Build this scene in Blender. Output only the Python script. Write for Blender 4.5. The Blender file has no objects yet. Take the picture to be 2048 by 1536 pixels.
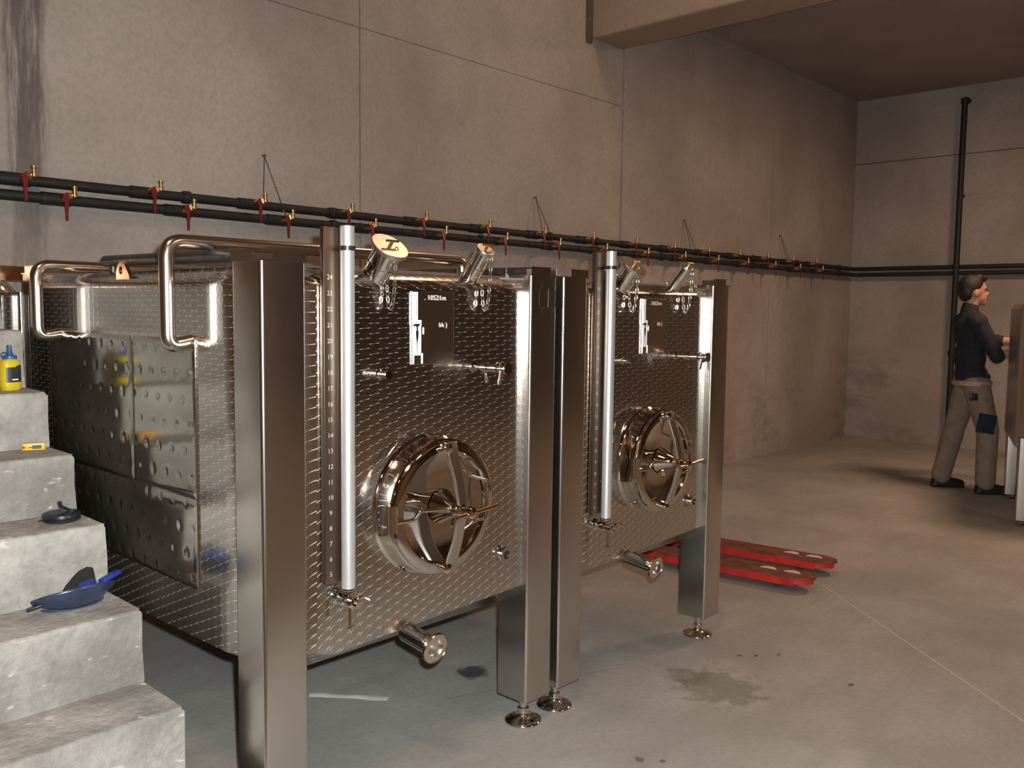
import bpy, bmesh, math, random
from mathutils import Vector, Matrix
random.seed(7)
PI = math.pi
SC = bpy.context.scene
COL = SC.collection

# ------------------------------------------------------------------ camera
cam_d = bpy.data.cameras.new('camera')
cam = bpy.data.objects.new('camera', cam_d)
COL.objects.link(cam)
cam_d.sensor_width = 36.0
cam_d.lens = 1773.6 / 2048 * 36.0
cam_d.clip_start = 0.02
cam_d.clip_end = 100
CR = Vector((0.6780, -0.7350, 0.0118)).normalized()
CF = Vector((0.7332, 0.6750, -0.0821)).normalized()
CU = CR.cross(CF).normalized()
CPOS = Vector((0, 0, 1.45))
cam.matrix_world = Matrix(((CR.x, CU.x, -CF.x, CPOS.x), (CR.y, CU.y, -CF.y, CPOS.y), (CR.z, CU.z, -CF.z, CPOS.z), (0, 0, 0, 1)))
SC.camera = cam

# ------------------------------------------------------------------ world, lights, exposure
w = bpy.data.worlds.new('world')
SC.world = w
w.use_nodes = True
w.node_tree.nodes['Background'].inputs[0].default_value = (0.25, 0.17, 0.11, 1)
w.node_tree.nodes['Background'].inputs[1].default_value = 0.05
SC.view_settings.view_transform = 'Standard'
SC.view_settings.look = 'None'
SC.view_settings.gamma = 1
SC.view_settings.use_curve_mapping = False
SC.view_settings.exposure = 0.0
SC.cycles.adaptive_threshold = 0.05
SC.cycles.max_bounces = 6
SC.cycles.diffuse_bounces = 3
SC.cycles.glossy_bounces = 5
SC.cycles.transmission_bounces = 3
SC.cycles.transparent_max_bounces = 4


def light(name, kind, loc, energy, color, **kw):
    d = bpy.data.lights.new(name, kind)
    d.energy = energy
    d.color = color
    for k, v in kw.items():
        setattr(d, k, v)
    o = bpy.data.objects.new(name, d)
    COL.objects.link(o)
    o.location = loc
    return o


# the camera's own flash, a few centimetres up and right of the lens
flash = light('camera_flash', 'SPOT', CPOS + CR * 0.035 + CU * 0.055 + CF * 0.03, 455.0, (0.965, 1.0, 0.99),
              spot_size=math.radians(96), spot_blend=0.55, shadow_soft_size=0.014)
flash.rotation_euler = cam.matrix_world.to_euler()
# warm hall lamps under the high ceiling
for lx, ly, le in ((-0.6, 0.3, 62.0), (3.6, -5.2, 100.0), (-2.6, -5.4, 60.0), (4.6, 2.5, 24.0)):
    light('hall_lamp', 'AREA', (lx, ly, 5.1), le, (1.0, 0.60, 0.36), shape='DISK', size=0.9)
light('hall_lamp', 'AREA', (7.5, 0.95, 3.85), 100.0, (1.0, 0.61, 0.40), shape='DISK', size=0.8)


# ------------------------------------------------------------------ materials
def mat_new(name):
    m = bpy.data.materials.new(name)
    m.use_nodes = True
    nt = m.node_tree
    return m, nt, nt.nodes['Principled BSDF']


def plain(name, col, rough=0.5, metal=0.0, noise=0.0, nscale=30.0, bump=0.0, bscale=80.0, coat=0.0, trans=0.0):
    m, nt, b = mat_new(name)
    b.inputs['Base Color'].default_value = (*col, 1)
    b.inputs['Roughness'].default_value = rough
    b.inputs['Metallic'].default_value = metal
    b.inputs['Coat Weight'].default_value = coat
    b.inputs['Transmission Weight'].default_value = trans
    tc = nt.nodes.new('ShaderNodeTexCoord')
    if noise > 0:
        n = nt.nodes.new('ShaderNodeTexNoise')
        n.inputs['Scale'].default_value = nscale
        n.inputs['Detail'].default_value = 5
        nt.links.new(tc.outputs['Object'], n.inputs['Vector'])
        r = nt.nodes.new('ShaderNodeValToRGB')
        r.color_ramp.elements[0].position = 0.3
        r.color_ramp.elements[1].position = 0.7
        r.color_ramp.elements[0].color = (*[c * (1 - noise) for c in col], 1)
        r.color_ramp.elements[1].color = (*[min(1, c * (1 + noise)) for c in col], 1)
        nt.links.new(n.outputs['Fac'], r.inputs['Fac'])
        nt.links.new(r.outputs['Color'], b.inputs['Base Color'])
    if bump > 0:
        n2 = nt.nodes.new('ShaderNodeTexNoise')
        n2.inputs['Scale'].default_value = bscale
        n2.inputs['Detail'].default_value = 4
        nt.links.new(tc.outputs['Object'], n2.inputs['Vector'])
        bp = nt.nodes.new('ShaderNodeBump')
        bp.inputs['Strength'].default_value = bump
        bp.inputs['Distance'].default_value = 0.01
        nt.links.new(n2.outputs['Fac'], bp.inputs['Height'])
        nt.links.new(bp.outputs['Normal'], b.inputs['Normal'])
    return m


class NT:
    """small helper to chain math nodes"""
    def __init__(s, nt):
        s.nt = nt

    def put(s, sock, v):
        if hasattr(v, 'is_output'):
            s.nt.links.new(v, sock)
        elif isinstance(v, (tuple, list)):
            sock.default_value = v
        else:
            sock.default_value = v

    def m(s, op, a, b=0.0, c=None, clamp=False):
        n = s.nt.nodes.new('ShaderNodeMath')
        n.operation = op
        n.use_clamp = clamp
        s.put(n.inputs[0], a)
        s.put(n.inputs[1], b)
        if c is not None:
            s.put(n.inputs[2], c)
        return n.outputs[0]

    def v(s, op, a, b=(0, 0, 0), scale=None):
        n = s.nt.nodes.new('ShaderNodeVectorMath')
        n.operation = op
        s.put(n.inputs[0], a)
        if op not in ('NORMALIZE', 'SCALE', 'LENGTH'):
            s.put(n.inputs[1], b)
        if scale is not None:
            s.put(n.inputs['Scale'], scale)
        return n.outputs['Value'] if op in ('LENGTH', 'DISTANCE', 'DOT_PRODUCT') else n.outputs[0]

    def mix(s, f, a, b, op='MIX'):
        n = s.nt.nodes.new('ShaderNodeMix')
        n.data_type = 'RGBA'
        n.blend_type = op
        n.clamp_factor = True
        s.put(n.inputs[0], f)
        s.put(n.inputs[6], a)
        s.put(n.inputs[7], b)
        return n.outputs[2]

    def noise(s, vec, scale, detail=4, rough=0.5, out='Fac'):
        n = s.nt.nodes.new('ShaderNodeTexNoise')
        n.inputs['Scale'].default_value = scale
        n.inputs['Detail'].default_value = detail
        n.inputs['Roughness'].default_value = rough
        s.put(n.inputs['Vector'], vec)
        return n.outputs[out]

    def ramp(s, f, p0, p1):
        n = s.nt.nodes.new('ShaderNodeMapRange')
        n.interpolation_type = 'SMOOTHSTEP'
        s.put(n.inputs['Value'], f)
        n.inputs['From Min'].default_value = p0
        n.inputs['From Max'].default_value = p1
        return n.outputs['Result']

    def mapping(s, vec, scale=(1, 1, 1), loc=(0, 0, 0), rot=(0, 0, 0)):
        n = s.nt.nodes.new('ShaderNodeMapping')
        s.put(n.inputs['Vector'], vec)
        n.inputs['Scale'].default_value = scale
        n.inputs['Location'].default_value = loc
        n.inputs['Rotation'].default_value = rot
        return n.outputs[0]

    def bump(s, h, strength, dist=0.01, normal=None):
        n = s.nt.nodes.new('ShaderNodeBump')
        n.inputs['Strength'].default_value = strength
        n.inputs['Distance'].default_value = dist
        s.put(n.inputs['Height'], h)
        if normal is not None:
            s.put(n.inputs['Normal'], normal)
        return n.outputs[0]


def steel(name, col=(0.62, 0.60, 0.57), rough=0.2, streak=0.0, smudge=0.05, waves=0.0):
    """stainless sheet: brushed streaks and smudges in the gloss"""
    m, nt, b = mat_new(name)
    k = NT(nt)
    tc = nt.nodes.new('ShaderNodeTexCoord').outputs['Object']
    b.inputs['Metallic'].default_value = 1.0
    b.inputs['Base Color'].default_value = (*col, 1)
    n = k.noise(tc, 6.0, 4)
    r = k.m('MULTIPLY_ADD', n, smudge * 2, rough - smudge)
    nt.links.new(r, b.inputs['Roughness'])
    nrm = None
    if streak > 0:
        st = k.noise(k.mapping(tc, (220, 220, 6)), 1.0, 3)
        nrm = k.bump(st, streak, 0.002)
    if waves > 0:
        nrm = k.bump(k.noise(k.mapping(tc, (2.2, 2.2, 1.3)), 1.0, 1), waves, 0.01, nrm)
    if nrm is not None:
        nt.links.new(nrm, b.inputs['Normal'])
    return m


def marbled():
    """engine-turned sheet: staggered rows of round brushed spots, grooves run in circles"""
    m, nt, b = mat_new('marbled_steel')
    k = NT(nt)
    tc = nt.nodes.new('ShaderNodeTexCoord').outputs['Object']
    sp = nt.nodes.new('ShaderNodeSeparateXYZ')
    nt.links.new(tc, sp.inputs[0])
    pu, pv = 0.0345, 0.0288
    u = k.m('ADD', sp.outputs[0], sp.outputs[1])
    a = k.m('DIVIDE', u, pu)
    cu = k.m('FLOOR', a)
    fu = k.m('MULTIPLY', k.m('SUBTRACT', k.m('FRACT', a), 0.5), pu)
    par = k.m('FLOORED_MODULO', cu, 2.0)
    bb = k.m('MULTIPLY_ADD', par, 0.5, k.m('DIVIDE', sp.outputs[2], pv))
    fv = k.m('MULTIPLY', k.m('SUBTRACT', k.m('FRACT', bb), 0.5), pv)
    geo = nt.nodes.new('ShaderNodeNewGeometry')
    tu = k.v('NORMALIZE', k.v('CROSS_PRODUCT', geo.outputs['Normal'], (0, 0, 1)))
    tz = (0, 0, 1)
    t1 = k.v('SCALE', tu, scale=k.m('MULTIPLY', fv, -1.0))
    cz = nt.nodes.new('ShaderNodeCombineXYZ')
    nt.links.new(fu, cz.inputs[2])
    tan = k.v('NORMALIZE', k.v('ADD', t1, cz.outputs[0]))
    b.inputs['Metallic'].default_value = 1.0
    b.inputs['Base Color'].default_value = (0.60, 0.57, 0.53, 1)
    b.inputs['Roughness'].default_value = 0.17
    g = nt.nodes.new('ShaderNodeBsdfAnisotropic')
    g.distribution = 'GGX'
    g.inputs['Color'].default_value = (0.66, 0.64, 0.60, 1)
    g.inputs['Roughness'].default_value = 0.34
    g.inputs['Anisotropy'].default_value = 0.86
    nt.links.new(tan, g.inputs['Tangent'])
    mx = nt.nodes.new('ShaderNodeMixShader')
    mx.inputs[0].default_value = 0.075
    nt.links.new(b.outputs[0], mx.inputs[1])
    nt.links.new(g.outputs[0], mx.inputs[2])
    nt.links.new(mx.outputs[0], nt.nodes['Material Output'].inputs['Surface'])
    # overlapping edge of every spot is a faint step
    r = k.m('SQRT', k.m('ADD', k.m('MULTIPLY', fu, fu), k.m('MULTIPLY', fv, fv)))
    h = k.ramp(r, 0.0125, 0.0165)
    nt.links.new(k.bump(h, 0.14, 0.0008), b.inputs['Normal'])
    return m


def concrete(name, c0, c1, scale=1.2, bump=0.25, stain=None, spots=0.0, rough=0.85):
    m, nt, b = mat_new(name)
    k = NT(nt)
    geo = nt.nodes.new('ShaderNodeNewGeometry').outputs['Position']
    big = k.noise(geo, scale, 6, 0.6)
    fine = k.noise(geo, 45.0, 4, 0.6)
    col = k.mix(k.ramp(big, 0.3, 0.7), (*c0, 1), (*c1, 1))
    col = k.mix(k.m('MULTIPLY', k.ramp(fine, 0.35, 0.75), 0.25), col, (c0[0] * .6, c0[1] * .6, c0[2] * .6, 1))
    if spots > 0:
        sp = k.ramp(k.noise(k.mapping(geo, (14, 14, 30)), 1.0, 4, 0.6), 0.62, 0.72)
        col = k.mix(k.m('MULTIPLY', sp, spots), col, (0.62, 0.60, 0.55, 1))
    if stain:
        col = stain(k, geo, col)
    nt.links.new(col, b.inputs['Base Color'])
    b.inputs['Roughness'].default_value = rough
    b.inputs['Specular IOR Level'].default_value = 0.25
    nrm = k.bump(k.m('ADD', k.m('MULTIPLY', fine, 0.4), big), bump, 0.02)
    nt.links.new(nrm, b.inputs['Normal'])
    return m


def wall_stain(k, geo, col):
    sp = k.nt.nodes.new('ShaderNodeSeparateXYZ')
    k.put(sp.inputs[0], geo)
    X, Z = sp.outputs[0], sp.outputs[2]
    wob = k.noise(k.mapping(geo, (3.0, 1, 0.9)), 1.0, 5, 0.65)
    dx = k.m('ABSOLUTE', k.m('SUBTRACT', X, 1.455))
    edge = k.m('ADD', dx, k.m('MULTIPLY', k.m('SUBTRACT', wob, 0.5), 0.20))
    band = k.m('SUBTRACT', 1.0, k.ramp(edge, 0.06, 0.10))
    streak = k.ramp(k.noise(k.mapping(geo, (14.0, 1, 1.2)), 1.0, 5, 0.7), 0.38, 0.58)
    high = k.ramp(Z, 1.5, 2.3)
    f = k.m('MULTIPLY', band, k.m('MULTIPLY', streak, k.m('MULTIPLY_ADD', high, 0.45, 0.35)))
    col = k.mix(f, col, (0.085, 0.075, 0.07, 1))
    # darker blotches low on the far part of the wall
    low = k.m('MULTIPLY', k.ramp(k.noise(k.mapping(geo, (1.1, 1, 2.2)), 1.0, 5, 0.65), 0.50, 0.66),
              k.m('SUBTRACT', 1.0, k.ramp(Z, 0.7, 1.2)))
    far = k.ramp(X, 5.5, 8.0)
    col = k.mix(k.m('MULTIPLY', k.m('MULTIPLY', low, far), 0.45), col, (0.13, 0.11, 0.09, 1))
    # dry run-down marks
    dr = k.ramp(k.noise(k.mapping(geo, (2.2, 1, 0.35)), 1.0, 5, 0.6), 0.42, 0.7)
    col = k.mix(k.m('MULTIPLY', dr, 0.18), col, (0.22, 0.20, 0.17, 1))
    return col


def floor_stain(k, geo, col):
    sp = k.nt.nodes.new('ShaderNodeSeparateXYZ')
    k.put(sp.inputs[0], geo)
    X, Y = sp.outputs[0], sp.outputs[1]
    wob = k.noise(geo, 16.0, 5, 0.65)
    wob2 = k.noise(geo, 3.0, 5, 0.6)

    def blob(col, x, y, r, colr, amt, ax=1.0, w=0.6, nz=wob):
        d = k.m('SQRT', k.m('ADD', k.m('POWER', k.m('SUBTRACT', X, x), 2.0), k.m('POWER', k.m('MULTIPLY', k.m('SUBTRACT', Y, y), ax), 2.0)))
        d = k.m('ADD', d, k.m('MULTIPLY', k.m('SUBTRACT', nz, 0.5), r * 2 * w))
        f = k.m('SUBTRACT', 1.0, k.ramp(d, r * 0.55, r))
        return k.mix(k.m('MULTIPLY', f, amt), col, (*colr, 1))
    col = blob(col, 2.45, 2.45, 0.075, (0.03, 0.03, 0.03), 0.85)
    col = blob(col, 3.02, 1.66, 0.19, (0.12, 0.125, 0.085), 0.55, 1.0, 1.2)
    col = blob(col, 3.02, 1.80, 0.10, (0.12, 0.125, 0.085), 0.5, 1.0, 1.2)
    for x, y in ((3.36, 1.76), (3.41, 1.71), (3.49, 1.645), (3.395, 1.301), (2.332, 1.562), (2.377, 1.505)):
        col = blob(col, x, y, 0.017, (0.05, 0.048, 0.04), 0.7, 0.6 + (x * 7 % 1), 1.9)
    # sweeping trowel marks
    tr = k.ramp(k.noise(k.mapping(geo, (1.3, 6.0, 1), rot=(0, 0, 0.5)), 1.0, 5, 0.65), 0.45, 0.7)
    col = k.mix(k.m('MULTIPLY', tr, 0.22), col, (0.20, 0.19, 0.165, 1))
    pale = k.ramp(wob2, 0.55, 0.75)
    col = k.mix(k.m('MULTIPLY', pale, 0.25), col, (0.46, 0.44, 0.40, 1))

    def line(col, x0, y0, x1, y1, wd, colr, amt):
        L = math.hypot(x1 - x0, y1 - y0)
        nx, ny = -(y1 - y0) / L, (x1 - x0) / L
        d = k.m('ABSOLUTE', k.m('ADD', k.m('MULTIPLY', X, nx), k.m('MULTIPLY_ADD', Y, ny, -(x0 * nx + y0 * ny))))
        t = k.m('ADD', k.m('MULTIPLY', X, (x1 - x0) / L), k.m('MULTIPLY_ADD', Y, (y1 - y0) / L, -(x0 * (x1 - x0) + y0 * (y1 - y0)) / L))
        f = k.m('SUBTRACT', 1.0, k.ramp(d, wd * 0.5, wd))
        f = k.m('MULTIPLY', f, k.m('MULTIPLY', k.m('GREATER_THAN', t, 0.0), k.m('LESS_THAN', t, L)))
        return k.mix(k.m('MULTIPLY', f, amt), col, (*colr, 1))
    col = line(col, 4.575, 1.924, 3.0, 0.12, 0.0035, (0.62, 0.58, 0.50), 0.75)
    col = line(col, 2.9, 2.05, 2.2, 2.35, 0.004, (0.10, 0.10, 0.09), 0.4)
    return col


M = {}
M['marbled'] = marbled()
M['steel'] = steel('brushed_steel', (0.60, 0.57, 0.53), 0.23, 0.05, 0.03, 0.10)
M['steel_soft'] = steel('satin_steel', (0.58, 0.55, 0.51), 0.30, 0.05, 0.05)
M['strip_steel'] = steel('gauge_strip_steel', (0.23, 0.175, 0.135), 0.38, 0.0, 0.03)
M['pipe_steel'] = steel('pipe_steel', (0.68, 0.65, 0.61), 0.22, 0.0, 0.03)
M['polish'] = steel('polished_steel', (0.70, 0.67, 0.63), 0.07, 0.0, 0.03)
M['mirror'] = steel('mirror_steel', (0.66, 0.62, 0.57), 0.05, 0.0, 0.02)
M['plate'] = steel('label_plate_steel', (0.78, 0.72, 0.63), 0.22, 0.0, 0.02)
M['copperish'] = steel('bronze_and_warm_glint', (0.75, 0.50, 0.33), 0.18, 0.0, 0.02)  # bronze of the rod; on lug and corner rail it paints a warm reflection
M['dark_hole'] = plain('dark_bore', (0.01, 0.01, 0.01), 0.6, noise=0.1)
M['patch_black'] = plain('matt_black', (0.012, 0.011, 0.011), 0.9, noise=0.15)
M['ink'] = plain('black_marker_ink', (0.012, 0.01, 0.01), 0.5, noise=0.1)
M['engrave'] = plain('etched_numerals', (0.62, 0.59, 0.55), 0.45, 0.3, noise=0.1)
M['white_print'] = plain('white_print', (0.92, 0.93, 0.95), 0.35, noise=0.03)
M['tube'] = plain('sight_tube_plastic', (0.80, 0.82, 0.85), 0.34, 0.75, noise=0.04)
M['wall'] = concrete('wall_concrete', (0.305, 0.268, 0.240), (0.43, 0.385, 0.350), 0.75, 0.15, wall_stain)
M['wall_plain'] = concrete('hall_concrete', (0.33, 0.25, 0.195), (0.40, 0.31, 0.245), 0.5, 0.15)
M['soffit'] = concrete('soffit_concrete', (0.27, 0.225, 0.205), (0.34, 0.285, 0.255), 0.9, 0.2)
M['joint'] = plain('joint_filler', (0.10, 0.085, 0.07), 0.9, noise=0.2)
M['floor'] = concrete('floor_concrete', (0.275, 0.268, 0.25), (0.36, 0.352, 0.332), 1.6, 0.12, floor_stain, rough=0.7)
M['stair'] = concrete('stair_concrete', (0.20, 0.193, 0.178), (0.43, 0.415, 0.385), 3.6, 0.7, spots=0.75)
M['pipe'] = plain('black_pipe_plastic', (0.012, 0.012, 0.012), 0.6, noise=0.25, nscale=20)
M['brass'] = plain('brass', (0.62, 0.45, 0.20), 0.3, 1.0, noise=0.15, nscale=60)
M['chrome'] = plain('chrome_ball_neck', (0.75, 0.74, 0.72), 0.15, 1.0, noise=0.05)
M['red_lever'] = plain('red_lever_paint', (0.16, 0.010, 0.014), 0.4, noise=0.15)
M['wire'] = plain('galvanised_wire', (0.10, 0.09, 0.075), 0.5, 0.3, noise=0.2)
M['jack_red'] = plain('jack_red_paint', (0.50, 0.022, 0.015), 0.45, noise=0.35, nscale=9)
M['jack_worn'] = plain('worn_dark_red', (0.16, 0.045, 0.03), 0.55, noise=0.5, nscale=14)
M['pale'] = plain('pale_roller', (0.60, 0.52, 0.46), 0.6, noise=0.1)
M['steel_dark'] = plain('dark_steel', (0.10, 0.095, 0.09), 0.45, 0.8, noise=0.3)
M['yellow'] = plain('yellow_plastic', (0.62, 0.48, 0.012), 0.4, noise=0.06)
M['orange_yellow'] = plain('orange_yellow_plastic', (0.80, 0.42, 0.01), 0.4, noise=0.06)
M['blue_cap'] = plain('blue_cap_plastic', (0.02, 0.085, 0.24), 0.4, noise=0.08)
M['blue_shell'] = plain('blue_shell_plastic', (0.045, 0.062, 0.115), 0.3, 0.35, noise=0.3, nscale=18, coat=0.4)
M['blue_bright'] = plain('bright_blue_strap', (0.014, 0.032, 0.27), 0.4, noise=0.1)
M['black_plastic'] = plain('black_plastic', (0.015, 0.016, 0.022), 0.35, noise=0.15)
M['label_dark'] = plain('dark_label', (0.03, 0.03, 0.032), 0.4, noise=0.3, nscale=70)
M['clear'] = plain('clear_plastic', (0.80, 0.82, 0.78), 0.15, noise=0.05, trans=0.35)
M['skin'] = plain('skin', (0.52, 0.27, 0.19), 0.5, noise=0.08, nscale=12)
M['hair'] = plain('dark_hair', (0.016, 0.012, 0.01), 0.5, noise=0.3, nscale=90, bump=0.6, bscale=120)
M['jacket'] = plain('black_jacket_cloth', (0.014, 0.016, 0.024), 0.85, noise=0.25, nscale=25, bump=0.3, bscale=60)
M['trousers'] = plain('tan_work_trousers', (0.23, 0.175, 0.13), 0.9, noise=0.15, nscale=14, bump=0.3, bscale=40)
M['navy'] = plain('navy_cloth', (0.015, 0.02, 0.05), 0.85, noise=0.25, nscale=30)
M['belt'] = plain('pale_leather_belt', (0.42, 0.27, 0.20), 0.6, noise=0.15)
M['shoe'] = plain('black_shoe_leather', (0.012, 0.012, 0.013), 0.5, noise=0.2)
M['lamp'] = plain('lamp_housing', (0.30, 0.29, 0.27), 0.5, noise=0.1)

# ------------------------------------------------------------------ mesh helpers
ORG = Vector((0, 0, 0))


def frame_of(d):
    d = Vector(d).normalized()
    a = Vector((0, 0, 1)) if abs(d.z) < 0.9 else Vector((1, 0, 0))
    u = d.cross(a).normalized()
    return u, d.cross(u).normalized(), d


class MB:
    def __init__(s):
        s.v, s.f = [], []

    def add(s, vs, fs):
        o = len(s.v)
        s.v += [Vector(x) for x in vs]
        s.f += [tuple(i + o for i in q) for q in fs]
        return s

    def box(s, x0, x1, y0, y1, z0, z1):
        vs = [(x, y, z) for z in (z0, z1) for y in (y0, y1) for x in (x0, x1)]
        return s.add(vs, [(0, 2, 3, 1), (4, 5, 7, 6), (0, 1, 5, 4), (2, 6, 7, 3), (0, 4, 6, 2), (1, 3, 7, 5)])

    def obox(s, c, ax, ay, az, hx, hy, hz):
        c, ax, ay, az = Vector(c), Vector(ax).normalized(), Vector(ay).normalized(), Vector(az).normalized()
        vs = [c + ax * (i * hx) + ay * (j * hy) + az * (k * hz) for k in (-1, 1) for j in (-1, 1) for i in (-1, 1)]
        return s.add(vs, [(0, 2, 3, 1), (4, 5, 7, 6), (0, 1, 5, 4), (2, 6, 7, 3), (0, 4, 6, 2), (1, 3, 7, 5)])

    def prism(s, poly, z0, z1, fn=None):
        """poly: list of 2D points (counter-clockwise); fn maps (a,b,h) to 3D"""
        fn = fn or (lambda a, b, h: (a, b, h))
        n = len(poly)
        vs = [fn(a, b, z0) for a, b in poly] + [fn(a, b, z1) for a, b in poly]
        fs = [tuple(range(n - 1, -1, -1)), tuple(range(n, 2 * n))]
        fs += [(i, (i + 1) % n, n + (i + 1) % n, n + i) for i in range(n)]
        return s.add(vs, fs)

    def tube(s, path, r, n=12, cap=True, closed=False):
        path = [Vector(p) for p in path]
        rs = r if isinstance(r, (list, tuple)) else [r] * len(path)
        vs, fs = [], []
        m = len(path)
        u = None
        for i, p in enumerate(path):
            if closed:
                d = path[(i + 1) % m] - path[i - 1]
            elif i == 0:
                d = path[1] - p
            elif i == m - 1:
                d = p - path[i - 1]
            else:
                d = (path[i + 1] - p).normalized() + (p - path[i - 1]).normalized()
            d.normalize()
            if u is None:
                u = frame_of(d)[0]
            else:
                u = (u - d * u.dot(d))
                u = u.normalized() if u.length > 1e-6 else frame_of(d)[0]
            w_ = d.cross(u)
            for j in range(n):
                a = 2 * PI * j / n
                vs.append(p + (u * math.cos(a) + w_ * math.sin(a)) * rs[i])
        for i in range(m if closed else m - 1):
            k_ = (i + 1) % m
            for j in range(n):
                fs.append((i * n + j, i * n + (j + 1) % n, k_ * n + (j + 1) % n, k_ * n + j))
        if cap and not closed:
            fs.append(tuple(range(n - 1, -1, -1)))
            fs.append(tuple((m - 1) * n + j for j in range(n)))
        return s.add(vs, fs)

    def lathe(s, prof, c, d, n=32, closed=False):
        """prof: list of (r, h) along axis d from c"""
        u, w_, d = frame_of(d)
        c = Vector(c)
        vs, fs = [], []
        rings = []
        for r, h in prof:
            if r < 1e-6:
                rings.append([len(vs)])
                vs.append(c + d * h)
            else:
                rings.append(list(range(len(vs), len(vs) + n)))
                vs += [c + d * h + (u * math.cos(2 * PI * j / n) + w_ * math.sin(2 * PI * j / n)) * r for j in range(n)]
        seq = list(zip(rings, rings[1:])) + ([(rings[-1], rings[0])] if closed else [])
        for A, B in seq:
            for j in range(n):
                k_ = (j + 1) % n
                if len(A) == 1 and len(B) == 1:
                    continue
                if len(A) == 1:
                    fs.append((A[0], B[k_], B[j]))
                elif len(B) == 1:
                    fs.append((A[j], A[k_], B[0]))
                else:
                    fs.append((A[j], A[k_], B[k_], B[j]))
        return s.add(vs, fs)

    def ball(s, c, rx, ry=None, rz=None, n=14, m=9, ax=None):
        ry, rz = ry or rx, rz or rx
        X, Y, Z = ax or (Vector((1, 0, 0)), Vector((0, 1, 0)), Vector((0, 0, 1)))
        c = Vector(c)
        vs, fs = [], []
        for i in range(m + 1):
            t = PI * i / m
            for j in range(n):
                a = 2 * PI * j / n
                vs.append(c + X * (rx * math.sin(t) * math.cos(a)) + Y * (ry * math.sin(t) * math.sin(a)) + Z * (rz * math.cos(t)))
        for i in range(m):
            for j in range(n):
                fs.append((i * n + j, (i + 1) * n + j, (i + 1) * n + (j + 1) % n, i * n + (j + 1) % n))
        return s.add(vs, fs)

    def mesh(s, name, smooth=40.0, weld=False, bevel=0.0, seg=2):
        me = bpy.data.meshes.new(name)
        bm = bmesh.new()
        vs = [bm.verts.new(v - ORG) for v in s.v]
        for q in s.f:
            try:
                bm.faces.new([vs[i] for i in q])
            except ValueError:
                pass
        if weld:
            bmesh.ops.remove_doubles(bm, verts=bm.verts, dist=1e-5)
        bmesh.ops.recalc_face_normals(bm, faces=bm.faces)
        if bevel > 0:
            es = [e for e in bm.edges if len(e.link_faces) == 2 and e.calc_face_angle(0) > 0.6]
            bmesh.ops.bevel(bm, geom=es, offset=bevel, segments=seg, profile=0.5, affect='EDGES')
        bm.to_mesh(me)
        bm.free()
        if smooth:
            me.polygons.foreach_set('use_smooth', [True] * len(me.polygons))
            me.set_sharp_from_angle(angle=math.radians(smooth))
        return me

    def build(s, name, mat, parent=None, **kw):
        me = s.mesh(name, **kw)
        me.materials.append(M[mat] if isinstance(mat, str) else mat)
        return link(name, me, parent)


def link(name, data, parent=None):
    o = bpy.data.objects.new(name, data)
    COL.objects.link(o)
    if parent is not None:
        o.parent = parent
    return o


def tag(o, label=None, cat=None, group=None, kind=None):
    if label:
        o['label'] = label
    if cat:
        o['category'] = cat
    if group:
        o['group'] = group
    if kind:
        o['kind'] = kind
    return o


def empty(name, loc=(0, 0, 0), rz=0.0):
    o = link(name, None)
    o.empty_display_size = 0.1
    o.location = loc
    o.rotation_euler = (0, 0, rz)
    return o


def children(o):
    return [c for c in bpy.data.objects if c.parent == o]


def copy_tree(o, parent=None, keep=None):
    c = o.copy()
    COL.objects.link(c)
    c.parent = parent
    for ch in children(o):
        if keep is None or keep(ch):
            copy_tree(ch, c, keep)
    return c


def rrect(x0, x1, y0, y1, r, seg=6):
    pts = []
    for cx, cy, a0 in ((x1 - r, y0 + r, -PI / 2), (x1 - r, y1 - r, 0), (x0 + r, y1 - r, PI / 2), (x0 + r, y0 + r, PI)):
        for i in range(seg + 1):
            a = a0 + PI / 2 * i / seg
            pts.append((cx + r * math.cos(a), cy + r * math.sin(a)))
    return pts


def arc_path(pts, r, n=6):
    """polyline with rounded corners"""
    pts = [Vector(p) for p in pts]
    out = [pts[0]]
    for i in range(1, len(pts) - 1):
        a, b, c = pts[i - 1], pts[i], pts[i + 1]
        d1, d2 = (a - b).normalized(), (c - b).normalized()
        rr = min(r, (a - b).length * 0.49, (c - b).length * 0.49)
        p, q = b + d1 * rr, b + d2 * rr
        for k_ in range(n + 1):
            t = k_ / n
            out.append(p * (1 - t) ** 2 + b * (2 * t * (1 - t)) + q * t ** 2)
    out.append(pts[-1])
    return out


def text_mesh(s, size, fn, mb, depth=0.0):
    """flat lettering from the built-in font, mapped by fn(a,b) to 3D"""
    cu = bpy.data.curves.new('txt', 'FONT')
    cu.body = s
    cu.size = size
    cu.align_x = 'CENTER'
    cu.align_y = 'CENTER'
    cu.resolution_u = 2
    o = bpy.data.objects.new('txt', cu)
    COL.objects.link(o)
    dg = bpy.context.evaluated_depsgraph_get()
    me = o.evaluated_get(dg).to_mesh()
    mb.add([fn(v.co.x, v.co.y) for v in me.vertices], [tuple(p.vertices) for p in me.polygons])
    o.evaluated_get(dg).to_mesh_clear()
    bpy.data.objects.remove(o)
    bpy.data.curves.remove(cu)


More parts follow.
